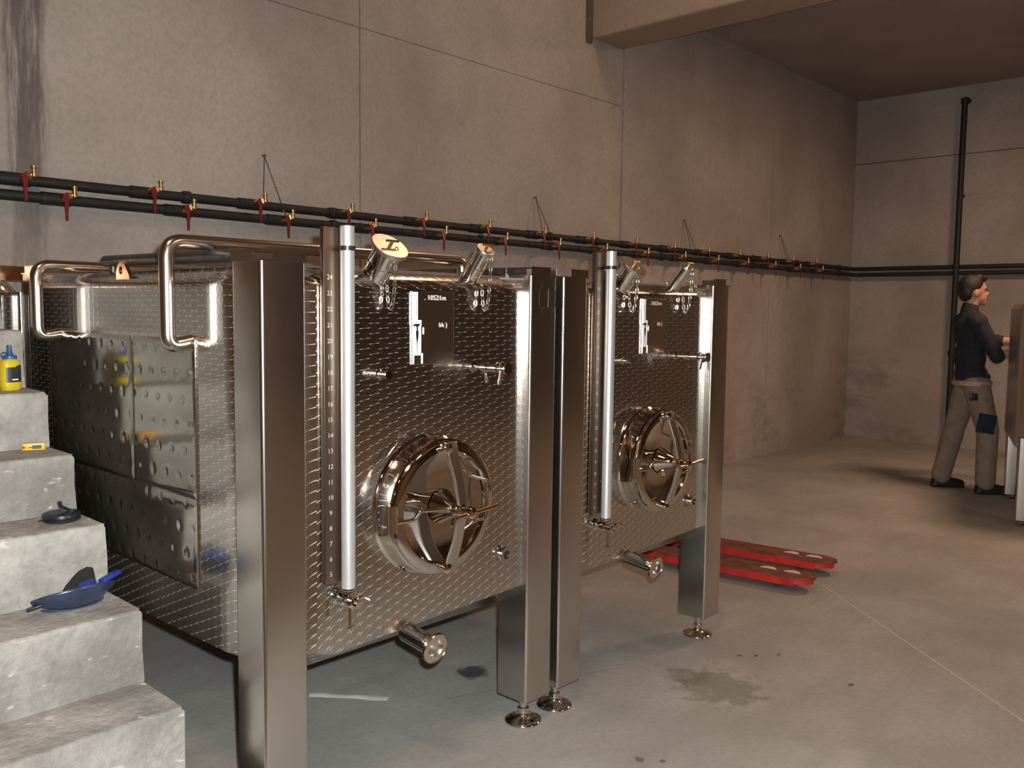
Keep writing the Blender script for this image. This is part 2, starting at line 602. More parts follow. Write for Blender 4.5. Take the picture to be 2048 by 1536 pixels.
# ------------------------------------------------------------------ the setting
YW, XW = 4.231, 10.5
tag(MB().box(-5, 10.7, -9, 4.4, -0.15, 0).build('floor', 'floor', smooth=0), kind='structure')
wb = tag(MB().box(-5, 10.7, YW + 0.02, YW + 0.25, 0, 5.6).build('wall_back', 'joint', smooth=0), kind='structure')
jx = [-5, -1.923, 0.667, 3.263, 5.853, 8.44, XW]
for i in range(6):
    a, b = jx[i] + (0.011 if i == 4 else 0.005), jx[i + 1] - (0.011 if i == 3 else 0.005)
    if i < 4:
        MB().box(a, b, YW, YW + 0.02, 0, 3.067).build('panel', 'wall', wb, smooth=0)
        MB().box(a, b, YW, YW + 0.02, 3.071, 5.6).build('panel', 'wall', wb, smooth=0)
    else:
        MB().box(a, b, YW, YW + 0.02, 0, 3.93).build('panel', 'wall', wb, smooth=0)
wr = tag(MB().box(XW + 0.02, XW + 0.25, -9, 4.4, 0, 5.6).build('wall_right', 'joint', smooth=0), kind='structure')
jy = [-9, -6.2, -3.6, -1.0, 1.6, YW]
for i in range(5):
    a, b = jy[i] + 0.005, jy[i + 1] - (0.005 if i < 4 else 0)
    MB().box(XW, XW + 0.02, a, b, 0, 3.20).build('panel', 'wall', wr, smooth=0)
    MB().box(XW, XW + 0.02, a, b, 3.208, 3.93).build('panel', 'wall', wr, smooth=0)
tag(MB().box(-5.2, -5, -9, 4.4, 0, 5.6).build('wall_left', 'wall_plain', smooth=0), kind='structure')
tag(MB().box(-5.2, 10.7, -9.2, -9, 0, 5.6).build('wall_front', 'wall_plain', smooth=0), kind='structure')
tag(MB().box(-5.2, 5.45, -9.2, 4.4, 5.6, 5.75).build('ceiling', 'wall_plain', smooth=0), kind='structure')
tag(MB().box(5.83, 10.7, -9.2, 4.4, 3.93, 4.15).build('ceiling_slab', 'soffit', smooth=0), kind='structure')
tag(MB().box(5.435, 5.83, -9, YW, 3.5, 5.75).build('beam', 'wall_plain', smooth=0, bevel=0.012, seg=2), kind='structure')
# recessed vertical joint where the beam meets the wall
tag(MB().box(5.36, 5.434, YW - 0.012, YW, 3.46, 5.6).build('trim_1', 'joint', smooth=0), kind='structure')

# ------------------------------------------------------------------ stainless tank
T0 = Vector((1.7687, 1.951, 0))


def plan(inset, r, yf=1.985, yb=3.645, x0=1.226, x1=2.311, seg=14, rfr=0.10):
    """rounded-rectangle outline with extra points beside each arc"""
    x0, x1, y0, y1 = x0 + inset, x1 - inset, yf + inset, yb - inset
    r = max(0.02, r - inset)
    pts = []
    rb = min(r, max(0.02, 0.05 - inset))
    rf = min(r, max(0.02, rfr - inset)) if rfr else r
    corners = ((x1 - rf, y0 + rf, -PI / 2, rf), (x1 - rb, y1 - rb, 0, rb), (x0 + rb, y1 - rb, PI / 2, rb), (x0 + r, y0 + r, PI, r))
    for cx, cy, a0, r in corners:
        arc = [(cx + r * math.cos(a0 + PI / 2 * i / seg), cy + r * math.sin(a0 + PI / 2 * i / seg)) for i in range(seg + 1)]
        d0 = (-math.sin(a0), math.cos(a0))
        d1 = (-math.sin(a0 + PI / 2), math.cos(a0 + PI / 2))
        pts.append((arc[0][0] - d0[0] * 0.006, arc[0][1] - d0[1] * 0.006))
        pts += arc
        pts.append((arc[-1][0] + d1[0] * 0.006, arc[-1][1] + d1[1] * 0.006))
    return pts


def rim(x, y):
    """the bottom edge lifts a little towards the front corners"""
    t = max(0.0, min(1.0, (abs(x - T0.x) - 0.16) / 0.30))
    f = max(0.0, min(1.0, (2.40 - y) / 0.35))
    return t * t * (3 - 2 * t) * (0.026 + 0.040 * f)


def ring_mesh(rings, cap_top=None, cap_bot=None):
    mb = MB()
    n = len(rings[0])
    vs = [p for r in rings for p in r]
    fs = []
    for i in range(len(rings) - 1):
        for j in range(n):
            fs.append((i * n + j, i * n + (j + 1) % n, (i + 1) * n + (j + 1) % n, (i + 1) * n + j))
    if cap_top is not None:
        vs.append(cap_top)
        fs += [((len(rings) - 1) * n + j, (len(rings) - 1) * n + (j + 1) % n, len(vs) - 1) for j in range(n)]
    if cap_bot is not None:
        vs.append(cap_bot)
        fs += [((j + 1) % n, j, len(vs) - 1) for j in range(n)]
    return mb.add(vs, fs)


def chain_mesh(mb, A, B, zlow, link_l=0.0155, r=0.0016):
    """real oval links hung between A and B"""
    A, B = Vector(A), Vector(B)
    N = 60
    pts = []
    for i in range(N + 1):
        t = i / N
        p = A.lerp(B, t)
        base = A.z * (1 - t) + B.z * t
        mid = (A.z + B.z) / 2
        s = 1 - abs(2 * t - 1) ** 2.6
        p.z = base - (mid - zlow) * s
        # the two strands hang close to vertical
        pts.append(p)
    # resample by length
    d = [0]
    for a, b in zip(pts, pts[1:]):
        d.append(d[-1] + (b - a).length)
    n = int(d[-1] / link_l)
    pos = []
    for q in range(n + 1):
        t = d[-1] * q / n
        k_ = max(i for i in range(len(d)) if d[i] <= t + 1e-9)
        k_ = min(k_, N - 1)
        f = (t - d[k_]) / max(1e-9, d[k_ + 1] - d[k_])
        pos.append(pts[k_].lerp(pts[k_ + 1], f))
    for q in range(n):
        c = (pos[q] + pos[q + 1]) / 2
        u, w_, ax = frame_of(pos[q + 1] - pos[q])
        side = u if q % 2 else w_
        ring = []
        for j in range(10):
            a = 2 * PI * j / 10
            ring.append(c + ax * (math.cos(a) * link_l * 0.66) + side * (math.sin(a) * link_l * 0.36))
        mb.tube(ring, r, 5, closed=True)
    return mb


def make_tank():
    global ORG
    ORG = T0
    root = empty('wine_tank', T0)
    # ---- body
    R0 = 0.20
    P = plan(0, R0)
    rings = []
    pb = plan(0.10, R0)
    rings.append([Vector((x, y, 0.435)) for x, y in pb])
    p2 = plan(0.012, R0)
    rings.append([Vector((x, y, 0.443 + rim(x, y))) for x, y in p2])
    rings.append([Vector((x, y, 0.449 + rim(x, y))) for x, y in P])
    rings.append([Vector((x, y, 0.459 + rim(x, y))) for x, y in P])
    rings.append([Vector((x, y, 0.62)) for x, y in P])
    rings.append([Vector((x, y, 1.506)) for x, y in P])
    rings.append([Vector((x, y, 1.516)) for x, y in P])
    for ins, z in ((0.004, 1.527), (0.016, 1.542), (0.050, 1.560), (0.058, 1.563), (0.20, 1.575)):
        rings.append([Vector((x, y, z)) for x, y in plan(ins, R0)])
    body = ring_mesh(rings, Vector((T0.x, 2.8, 1.585)), Vector((T0.x, 2.4, 0.395))).build('body', 'marbled', root, smooth=50)
    # ---- legs with feet and stacking trays
    a, ad = 0.1323, 0.1382
    for (lx, ly, sx, sy) in ((1.198, 1.951, -1, -1), (2.207, 1.951, 1, -1), (1.229, 3.53, -1, 1), (2.176, 3.53, 1, 1)):
        leg = MB().prism(rrect(lx, lx + a, ly, ly + ad, 0.010, 7), 0.105, 1.567).build('leg', 'steel', root, smooth=50)
        cx, cy = lx + a / 2, ly + ad / 2
        MB().lathe([(0.0, 0.002), (0.060, 0.0), (0.0655, 0.003), (0.066, 0.007), (0.064, 0.010), (0.045, 0.0145), (0.022, 0.022), (0.017, 0.030), (0.017, 0.042),
                    (0.020, 0.043), (0.020, 0.052), (0.0135, 0.053), (0.0135, 0.11), (0, 0.11)], (cx, cy, 0), (0, 0, 1), 44).build('levelling_foot', 'polish', leg, smooth=50)
        t = MB()
        t.box(lx - 0.002, lx + a + 0.002, ly - 0.002, ly + ad + 0.002, 1.567, 1.571)
        fx0, fx1 = (lx + 0.035, lx + a) if sx < 0 else (lx, lx + a - 0.035)
        fy = ly - 0.002 if sy < 0 else ly + ad - 0.001
        t.box(fx0, fx1, fy, fy + 0.003, 1.571, 1.597)
        fy0, fy1 = (ly + 0.035, ly + ad) if sy < 0 else (ly, ly + ad - 0.035)
        fx = lx - 0.002 if sx < 0 else lx + a - 0.001
        t.box(fx, fx + 0.003, fy0, fy1, 1.571, 1.597)
        t.build('stacking_tray', 'steel', leg, smooth=0)
        # gusset between leg and shoulder
        if sy < 0:
            gx = lx + a if sx < 0 else lx
            dx = 0.12 if sx < 0 else -0.075
            g = [(gx, ly + 0.03), (gx + dx, ly + 0.075), (gx + dx, ly + 0.10), (gx, ly + 0.13)]
            if sx > 0:
                g = g[::-1]
            MB().prism(g, 1.553, 1.559).build('gusset', 'steel_soft', leg, smooth=0)
    bolt = MB().lathe([(0.0, 0), (0.009, 0), (0.009, 0.006), (0.006, 0.007), (0.006, 0.013), (0.0025, 0.014), (0.0025, 0.034), (0, 0.034)], (2.150, 2.012, 1.559), (0, 0, 1), 12)
    bolt.build('earthing_bolt', 'polish', root)
    # ---- cooling jacket on the left side: pillow plates with weld dimples
    def jacket(y0, y1, z0, z1):
        nx, nz = max(8, int((y1 - y0) / 0.0072)), max(8, int((z1 - z0) / 0.0072))
        vs, fs = [], []
        for i in range(nz + 1):
            for j in range(nx + 1):
                y, z = y0 + (y1 - y0) * j / nx, z0 + (z1 - z0) * i / nz
                e = min(y - y0, y1 - y, z - z0, z1 - z)
                row = round(z / 0.074)
                off = 0.04 if row % 2 else 0.0
                yy = (y - off) / 0.08
                d2 = ((yy - round(yy)) * 0.08) ** 2 + (z - row * 0.074) ** 2
                h = 0.0045 * min(1.0, e / 0.012) - 0.0035 * math.exp(-d2 / (0.0088 ** 2)) * min(1.0, e / 0.02)
                vs.append((1.2255 - max(0.0005, h), y, z))
        for i in range(nz):
            for j in range(nx):
                q = i * (nx + 1) + j
                fs.append((q, q + nx + 1, q + nx + 2, q + 1))
        me = MB().add(vs, fs)
        # closed edge back to the body
        return me.build('jacket_panel', 'jacket_steel', root, smooth=60)
    jacket(2.335, 2.735, 0.905, 1.36)
    jacket(2.737, 3.40, 0.905, 1.36)
    jacket(2.335, 3.40, 0.64, 0.902)
    MB().box(1.2205, 1.226, 2.3325, 2.3348, 0.64, 1.36).build('jacket_edge', 'polish', root, smooth=0, bevel=0.001)
    # ---- jacket pipes: hook out of the side, up, and across the top
    for y, zt, xr, xe in ((2.365, 1.632, 1.160, 2.29), (3.30, 1.589, 1.150, 2.22)):
        pth = arc_path([(1.232, y, 1.352), (xr, y, 1.338), (xr, y, zt), (xe, y, zt), (xe, y, zt - 0.06)], 0.05, 8)
        MB().tube(pth, 0.021, 18).build('jacket_pipe', 'pipe_steel', root, smooth=60)
    MB().tube([(1.30, 2.20, 1.594), (1.30, 3.085, 1.602)], 0.019, 14).build('top_rail', 'steel_dark', root)
    MB().tube([(1.30, 2.24, 1.56), (1.30, 2.24, 1.60)], 0.012, 10).build('rail_post', 'steel_dark', root)
    MB().tube([(1.30, 3.03, 1.56), (1.30, 3.03, 1.60)], 0.012, 10).build('rail_post', 'steel_dark', root)
    # ---- lifting lug with an eye
    lug = MB()
    shape = [(-0.040, 0), (0.066, 0), (0.060, 0.010), (0.022, 0.054), (0.006, 0.064), (-0.014, 0.063), (-0.032, 0.050), (-0.040, 0.030)]
    outer = []
    for i in range(24):
        a_ = 2 * PI * i / 24
        d_ = (math.cos(a_), math.sin(a_))
        best = 1.0
        for (p0, p1) in zip(shape, shape[1:] + shape[:1]):
            ex, ey = p1[0] - p0[0], p1[1] - p0[1]
            den = d_[0] * ey - d_[1] * ex
            if abs(den) > 1e-9:
                wx, wy = p0[0] + 0.006, p0[1] - 0.036
                t_ = (wx * ey - wy * ex) / den
                u_ = (wx * d_[1] - wy * d_[0]) / den
                if t_ > 0 and -1e-6 <= u_ <= 1 + 1e-6:
                    best = min(best, t_)
        outer.append((-0.006 + d_[0] * best, 0.036 + d_[1] * best))
    inner = [(-0.006 + 0.013 * math.cos(2 * PI * i / 24), 0.036 + 0.013 * math.sin(2 * PI * i / 24)) for i in range(24)]
    vs, fs = [], []
    for xx in (1.236, 1.248):
        vs += [(xx, 2.82 - y, 1.527 + z) for y, z in outer] + [(xx, 2.82 - y, 1.527 + z) for y, z in inner]
    for i in range(24):
        k_ = (i + 1) % 24
        fs += [(i, k_, 24 + k_, 24 + i), (48 + k_, 48 + i, 72 + i, 72 + k_), (i, 48 + i, 48 + k_, k_), (24 + i, 24 + k_, 72 + k_, 72 + i)]
    lug.add(vs, fs).build('lifting_lug', 'copperish', root, smooth=30)  # metal lug, the warm reflection is put into its copper colour
    # ---- level gauge
    gx0, gx1, gy = 1.396, 1.494, 1.966
    strip = MB()
    strip.box(gx0, gx1, gy, gy + 0.003, 0.70, 1.667)
    strip.box(gx0, gx0 + 0.003, gy, gy + 0.018, 0.70, 1.667)
    strip.box(gx1 - 0.003, gx1, gy, gy + 0.018, 0.70, 1.667)
    strip = strip.build('gauge_strip', 'strip_steel', root, smooth=40, bevel=0.0012, seg=3)
    for n_ in range(5, 25):
        z = 0.726 + (n_ - 5) * 0.0425
        nm = MB()
        text_mesh(str(n_), 0.018, lambda p, q: (gx0 + 0.0185 + p, gy - 0.0006, z + q), nm)
        nm.build('numeral', 'engrave', strip, smooth=0)
    tx, ty = 1.455, 1.942
    tube = MB().lathe([(0.0155, 0.0), (0.0192, 0.0), (0.0192, 0.99), (0.0155, 0.99)], (tx, ty, 0.680), (0, 0, 1), 24, closed=True).build('sight_tube', 'tube', root, smooth=40)
    MB().lathe([(0.0207, 0), (0.0222, 0), (0.0222, 0.012), (0.0207, 0.012)], (tx, ty, 1.605), (0, 0, 1), 24, closed=True).build('tube_clamp', 'black_plastic', tube)
    MB().lathe([(0.0, 0), (0.014, 0), (0.0145, 0.008), (0.014, 0.016), (0, 0.016)], (tx, ty, 0.80), (0, 0, 1), 16).build('float', 'steel_soft', tube)
    for zz in (0.82, 1.605):
        MB().obox((tx, (ty + gy) / 2 + 0.008, zz), (1, 0, 0), (0, 1, 0), (0, 0, 1), 0.004, 0.012, 0.004).build('tube_bracket', 'steel_soft', strip)
    # valve under the tube
    v = MB()
    v.lathe([(0.0, 0), (0.022, 0), (0.022, 0.006), (0.012, 0.008), (0.012, 0.02), (0.017, 0.022), (0.017, 0.045), (0.012, 0.047), (0.012, 0.058),
             (0.015, 0.060), (0.015, 0.080), (0.009, 0.083), (0.009, 0.098), (0, 0.098)], (1.444, 1.984, 0.655), (0.02, -1, -0.05), 20)
    v.lathe([(0.009, 0), (0.009, 0.018), (0.022, 0.019), (0.022, 0.024), (0.019, 0.026), (0.022, 0.028), (0.022, 0.033), (0.012, 0.034), (0.012, 0.05), (0, 0.05)], (tx, ty, 0.655), (0, 0, 1), 20)
    v = v.build('gauge_valve', 'polish', root, smooth=40)
    MB().lathe([(0.0, 0), (0.005, 0), (0.005, 0.062), (0.009, 0.064), (0.009, 0.069), (0, 0.069)], (1.448, 1.925, 0.648), (0, 0, -1), 12).build('drip_nipple', 'polish', v)
    MB().tube([(1.448, 1.90, 0.668), (1.462, 1.885, 0.672), (1.475, 1.872, 0.662)], 0.004, 8).build('valve_lever', 'polish', v)
    # ---- round manway
    hx, hz = 1.783, 0.866
    D = (0, -1, 0)
    MB().lathe([(0.214, 0), (0.206, 0.004), (0.2005, 0.012), (0.199, 0.052), (0.203, 0.056), (0.203, 0.066), (0.196, 0.069), (0.186, 0.069), (0.186, 0.0)],
               (hx, 1.986, hz), D, 64).build('manway_collar', 'mirror', root, smooth=35)
    door = MB().lathe([(0.197, 0.070), (0.199, 0.074), (0.197, 0.083), (0.190, 0.087), (0.170, 0.088), (0.165, 0.084), (0.162, 0.073), (0.13, 0.066), (0.09, 0.0625), (0.045, 0.061), (0, 0.0605)],
                      (hx, 1.986, hz), D, 64).build('manway_door', 'mirror', root, smooth=35)
    # crossbar: two bowed arms to the hub
    cb = MB()
    for s_ in (1, -1):
        prof = ((0.197, 0.022, 1.897), (0.150, 0.020, 1.884), (0.09, 0.017, 1.862), (0.0, 0.014, 1.842))
        vs, fs = [], []
        for zz, hw, yy in prof:
            for dx, dy in ((-hw, 0), (hw, 0), (hw, -0.012), (-hw, -0.012)):
                vs.append((hx + 0.005 + dx, yy + dy, hz + s_ * zz))
        for i in range(len(prof) - 1):
            for j in range(4):
                fs.append((i * 4 + j, i * 4 + (j + 1) % 4, i * 4 + 4 + (j + 1) % 4, i * 4 + 4 + j))
        fs += [(0, 1, 2, 3), (15, 14, 13, 12)]
        cb.add(vs, fs)
    cb.build('crossbar', 'steel_soft', door, smooth=20, bevel=0.002, seg=2)
    for s_ in (1, -1):
        MB().lathe([(0, 0), (0.012, 0), (0.012, 0.012), (0.015, 0.014), (0.015, 0.024), (0.006, 0.028), (0, 0.028)], (hx - 0.012, 1.900, hz + s_ * 0.180), D, 16).build('clamp_bolt', 'polish', door)
    MB().lathe([(0.052, 0.0), (0.046, 0.010), (0.034, 0.034), (0.024, 0.062), (0.019, 0.080), (0.019, 0.090), (0.014, 0.092), (0.014, 0.112), (0.017, 0.114),
                (0.017, 0.134), (0.010, 0.138), (0, 0.138)], (hx, 1.922, hz), D, 28).build('spindle', 'mirror', door, smooth=40)
    MB().tube([(hx - 0.055, 1.797, hz - 0.006), (hx + 0.108, 1.797, hz + 0.004)], 0.0065, 12).build('clamp_handle', 'copperish', door)
    MB().tube(arc_path([(1.822, 1.895, 1.018), (1.856, 1.878, 0.955), (1.925, 1.872, 0.932), (1.931, 1.872, 0.815), (1.875, 1.878, 0.812), (1.85, 1.895, 0.79)], 0.008, 4), 0.0042, 10).build('grab_handle', 'polish', door)
    MB().lathe([(0, 0), (0.016, 0), (0.016, 0.078), (0, 0.078)], (hx - 0.212, 1.896, hz - 0.040), (0, 0, 1), 18).build('hinge', 'polish', door)
    MB().tube(arc_path([(hx - 0.212, 1.892, hz - 0.012), (hx - 0.140, 1.884, hz - 0.012), (hx - 0.122, 1.876, hz + 0.012), (hx - 0.02, 1.866, hz + 0.004)], 0.008, 4), 0.0062, 10).build('hinge_arm', 'polish', door)
    # ---- small fittings on the front
    MB().lathe([(0, 0.001), (0.026, 0.0), (0.019, 0.003), (0.019, 0.020), (0.0265, 0.024), (0.0265, 0.031), (0.0145, 0.031), (0.0145, 0.004), (0, 0.004)],
               (2.118, 1.996, 0.642), D, 28).build('clamp_port', 'polish', root)
    MB().lathe([(0.0, 0.0), (0.0143, 0.0), (0.0143, 0.0012), (0.0, 0.0012)], (2.118, 1.9720, 0.642), D, 20).build('port_bore', 'dark_hole', root)
    tp = MB().lathe([(0.0, 0), (0.016, 0), (0.016, 0.005), (0.0075, 0.007), (0.0075, 0.038), (0.014, 0.04), (0.014, 0.062), (0.009, 0.064), (0.009, 0.078), (0.014, 0.08),
                     (0.014, 0.104), (0.008, 0.106), (0.008, 0.140), (0.0185, 0.143), (0.0185, 0.15), (0, 0.15)], (1.976, 1.985, 1.273), (0.0, -1, 0.0), 20).build('sample_tap', 'polish', root)
    MB().tube([(1.976, 1.936, 1.262), (1.976, 1.926, 1.226)], 0.005, 8).build('tap_spout', 'polish', tp)
    MB().obox((1.976, 1.868, 1.245), (1, 0, 0), (0, 1, 0.2), (0, -0.2, 1), 0.006, 0.003, 0.022).build('tap_lever', 'polish', tp)
    MB().tube([(1.976, 1.893, 1.283), (1.976, 1.88, 1.292), (1.976, 1.867, 1.286)], 0.003, 6).build('tap_ring', 'polish', tp)
    MB().lathe([(0, 0), (0.013, 0), (0.013, 0.006), (0.0095, 0.008), (0.0095, 0.040), (0.0125, 0.042), (0.0125, 0.05), (0, 0.05)], (1.592, 1.985, 1.267), D, 18).build('thermowell', 'polish', root)
    # ---- drain
    dr = MB().lathe([(0.030, 0), (0.030, 0.10), (0.0305, 0.104), (0.030, 0.108), (0.030, 0.126), (0.044, 0.131), (0.044, 0.139), (0.028, 0.139), (0.028, 0.02), (0, 0.02)],
                    (1.750, 2.045, 0.458), (0.0, -1, -0.13), 32).build('drain_pipe', 'polish', root, smooth=35)
    MB().lathe([(0.0281, 0), (0.026, -0.006), (0.015, -0.010), (0, -0.011)], Vector((1.750, 2.045, 0.458)) + Vector((0, -1, -0.13)).normalized() * 0.128, (0, -1, -0.13), 28).build('drain_blank', 'steel_soft', dr)
    MB().lathe([(0.0445, 0), (0.047, 0.002), (0.047, 0.010), (0.0445, 0.012)], Vector((1.750, 2.045, 0.458)) + Vector((0, -1, -0.13)).normalized() * 0.129, (0, -1, -0.13), 32, closed=True).build('drain_gasket', 'copperish', dr)
    # ---- label plate
    pl = MB().box(1.716, 1.884, 1.9795, 1.984, 1.288, 1.505).build('label_plate', 'plate', root, smooth=0, bevel=0.0012)
    wp = MB()
    fy = 1.9790
    wp.box(1.7205, 1.7345, fy - 0.003, fy + 0.001, 1.408, 1.502)
    wp.box(1.7160, 1.7215, fy - 0.002, fy + 0.001, 1.405, 1.500)
    wp.box(1.7185, 1.7485, fy - 0.002, fy + 0.001, 1.316, 1.402)
    wp.box(1.7350, 1.7485, fy - 0.003, fy + 0.001, 1.402, 1.420)
    wp.box(1.7190, 1.7215, fy - 0.002, fy + 0.001, 1.291, 1.316)
    wp.box(1.7525, 1.7555, fy - 0.002, fy + 0.001, 1.291, 1.322)
    wp.box(1.7580, 1.7600, fy - 0.002, fy + 0.001, 1.378, 1.398)
    wp.build('white_print', 'white_print', pl, smooth=0)
    bp_ = MB()
    shape = [(0, 1.318), (0.0010, 1.352), (0.0042, 1.372), (0.0050, 1.384), (0.0022, 1.392), (0.0024, 1.400), (0.0095, 1.405), (0.0100, 1.409)]
    poly = [(1.7325 + a_, z) for a_, z in shape] + [(1.7325 - a_, z) for a_, z in shape[::-1]][:-1]
    bp_.prism(poly, fy - 0.0032, fy - 0.0022, lambda p, q, h: (p, h, q))
    bp_.box(1.7275, 1.7283, fy - 0.0035, fy - 0.0025, 1.430, 1.480)
    bp_.build('dark_print', 'ink', pl, smooth=0)
    for tx_, ts, px_, pz_ in (('. 10521m', 0.021, 1.806, 1.486), ('bk )', 0.020, 1.838, 1.405)):
        tm = MB()
        text_mesh(tx_, ts, lambda p, q: (px_ + p * 1.1, fy - 0.0012, pz_ + q), tm)
        tm.build('lettering', 'white_print', pl, smooth=0)
    # ---- vent necks with lids and chains
    nd = Vector((0, -0.64, 0.77)).normalized()
    for cx, by, bz, r, L, rl in ((1.606, 2.030, 1.528, 0.040, 0.118, 0.056), (1.988, 2.030, 1.540, 0.027, 0.118, 0.031)):
        base = Vector((cx, by, bz))
        nk = MB().lathe([(r * 0.98, -0.03), (r, 0.0), (r, L * 0.52), (r * 1.06, L * 0.53), (r * 1.06, L * 0.56), (r, L * 0.57), (r, L), (r * 0.9, L), (r * 0.9, -0.03)],
                        base, nd, 32, closed=True).build('vent_neck', 'polish', root, smooth=35)
        MB().tube([base + nd * (L * 0.10) + (frame_of(nd)[0] * math.cos(t * 2 * PI / 28) + frame_of(nd)[1] * math.sin(t * 2 * PI / 28)) * (r * 1.25) for t in range(28)], 0.003, 8, closed=True).build('neck_ring', 'polish', nk)
        MB().lathe([(0, L), (rl, L), (rl, L + 0.010), (rl * 0.97, L + 0.012), (0, L + 0.012)], base, nd, 40).build('vent_lid', 'steel_soft', nk, smooth=30)
        top = base + nd * (L + 0.012)
        hd = MB()
        hd.tube([top, top + nd * 0.016], 0.005, 8)
        hd.tube([top + nd * 0.016 + Vector((-0.022, 0, 0)), top + nd * 0.016 + Vector((0.022, 0, 0))], 0.0035, 8)
        hd.build('lid_handle', 'brass', nk)
        for q in (-1, 1):
            o_ = frame_of(nd)[0] * (q * 0.012) + Vector((0, -1, -0.75)).normalized() * (r + 0.004)
            MB().tube([base + nd * (L * 0.62) + o_, base + nd * (L + 0.006) + o_], 0.0018, 6).build('lid_pin', 'polish', nk)
        A = top + nd * 0.008 + Vector((0.010, -0.010, -0.012))
        B = base + Vector((0.012, -0.046, -0.004)) + nd * 0.012
        chain_mesh(MB(), A, B, 1.455).build('chain', 'steel_soft', nk, smooth=60)
    ORG = Vector((0, 0, 0))
    return root


def steel_jacket():
    return steel('jacket_steel', (0.50, 0.48, 0.44), 0.13, 0.0, 0.03)


M['jacket_steel'] = steel_jacket()
tank1 = make_tank()
tag(tank1, 'stainless steel wine tank nearest the concrete stairs, with circled 1 on its leg', 'tank', 'square stainless wine tanks')
tank2 = copy_tree(tank1, None, lambda c: not c.name.startswith('jacket_pipe'))
tank2.location.x += 1.1805
tag(tank2, 'stainless steel wine tank standing between the tank marked 1 and the red pallet truck', 'tank')
LX = Vector((math.cos(math.radians(197.5)), math.sin(math.radians(197.5)), 0))
LY = Vector((-LX.y, LX.x, 0))


def far_tank():
    """plain-sided tank whose body overhangs its four short legs"""
    global ORG
    ORG = T0
    root = empty('wine_tank', Vector((7.83, 1.80, 0)) + LX * 0.5045 - LY * 0.069, math.radians(197.5))
    P = lambda i: plan(i, 0.16, 1.951, 3.60, 1.198, 2.3393, 12, None)
    rings = [[Vector((x, y, 0.42)) for x, y in P(0.26)], [Vector((x, y, 0.535)) for x, y in P(0.03)], [Vector((x, y, 0.56)) for x, y in P(0.004)],
             [Vector((x, y, 0.575)) for x, y in P(0)], [Vector((x, y, 1.50)) for x, y in P(0)], [Vector((x, y, 1.51)) for x, y in P(0)],
             [Vector((x, y, 1.54)) for x, y in P(0.02)], [Vector((x, y, 1.56)) for x, y in P(0.06)], [Vector((x, y, 1.57)) for x, y in P(0.2)]]
    ring_mesh(rings, Vector((T0.x, 2.8, 1.58)), Vector((T0.x, 2.7, 0.40))).build('body', 'steel_soft', root, smooth=50)
    for lx, ly in ((1.205, 1.975), (2.20, 1.975), (1.205, 3.44), (2.20, 3.44)):
        leg = MB().prism(rrect(lx, lx + 0.13, ly, ly + 0.13, 0.008, 5), 0.05, 0.62).build('leg', 'steel', root, smooth=50)
        MB().lathe([(0.0, 0.004), (0.035, 0.0), (0.037, 0.006), (0.036, 0.010), (0.012, 0.020), (0.012, 0.055), (0, 0.055)],
                   (lx + 0.065, ly + 0.065, 0), (0, 0, 1), 20).build('levelling_foot', 'polish', leg, smooth=35)
    nk = MB().lathe([(0.05, -0.04), (0.05, 0.10), (0.044, 0.10), (0.044, -0.04)], (1.40, 2.20, 1.56), (-0.3, -0.5, 0.8), 28, closed=True).build('vent_neck', 'polish', root, smooth=35)
    MB().lathe([(0, 0.10), (0.075, 0.10), (0.077, 0.108), (0.07, 0.118), (0, 0.122)], (1.40, 2.20, 1.56), (-0.3, -0.5, 0.8), 32).build('vent_lid', 'brass', nk, smooth=35)  # brass colour paints the gold reflection on the lid
    ORG = Vector((0, 0, 0))
    return root


tank4 = far_tank()
tag(tank4, 'stainless steel wine tank cut off by the frame edge beside the standing person', 'tank', 'square stainless wine tanks')
# hand-drawn circled 1 on the right-hand leg of the first tank
ORG = T0
mk = MB()
mk.tube([(2.291 + 0.042 * math.cos(t), 1.9505, 1.493 + 0.060 * math.sin(t)) for t in [2 * PI * i / 36 for i in range(36)]], 0.0018, 5, closed=True)
mk.tube([(2.280, 1.9505, 1.505), (2.295, 1.9505, 1.527), (2.293, 1.9505, 1.463)], 0.0018, 5)
mk.tube([(2.272, 1.9505, 1.462), (2.312, 1.9505, 1.464)], 0.0018, 5)
mk.build('circled_number', 'ink', tank1)
ORG = Vector((0, 0, 0))


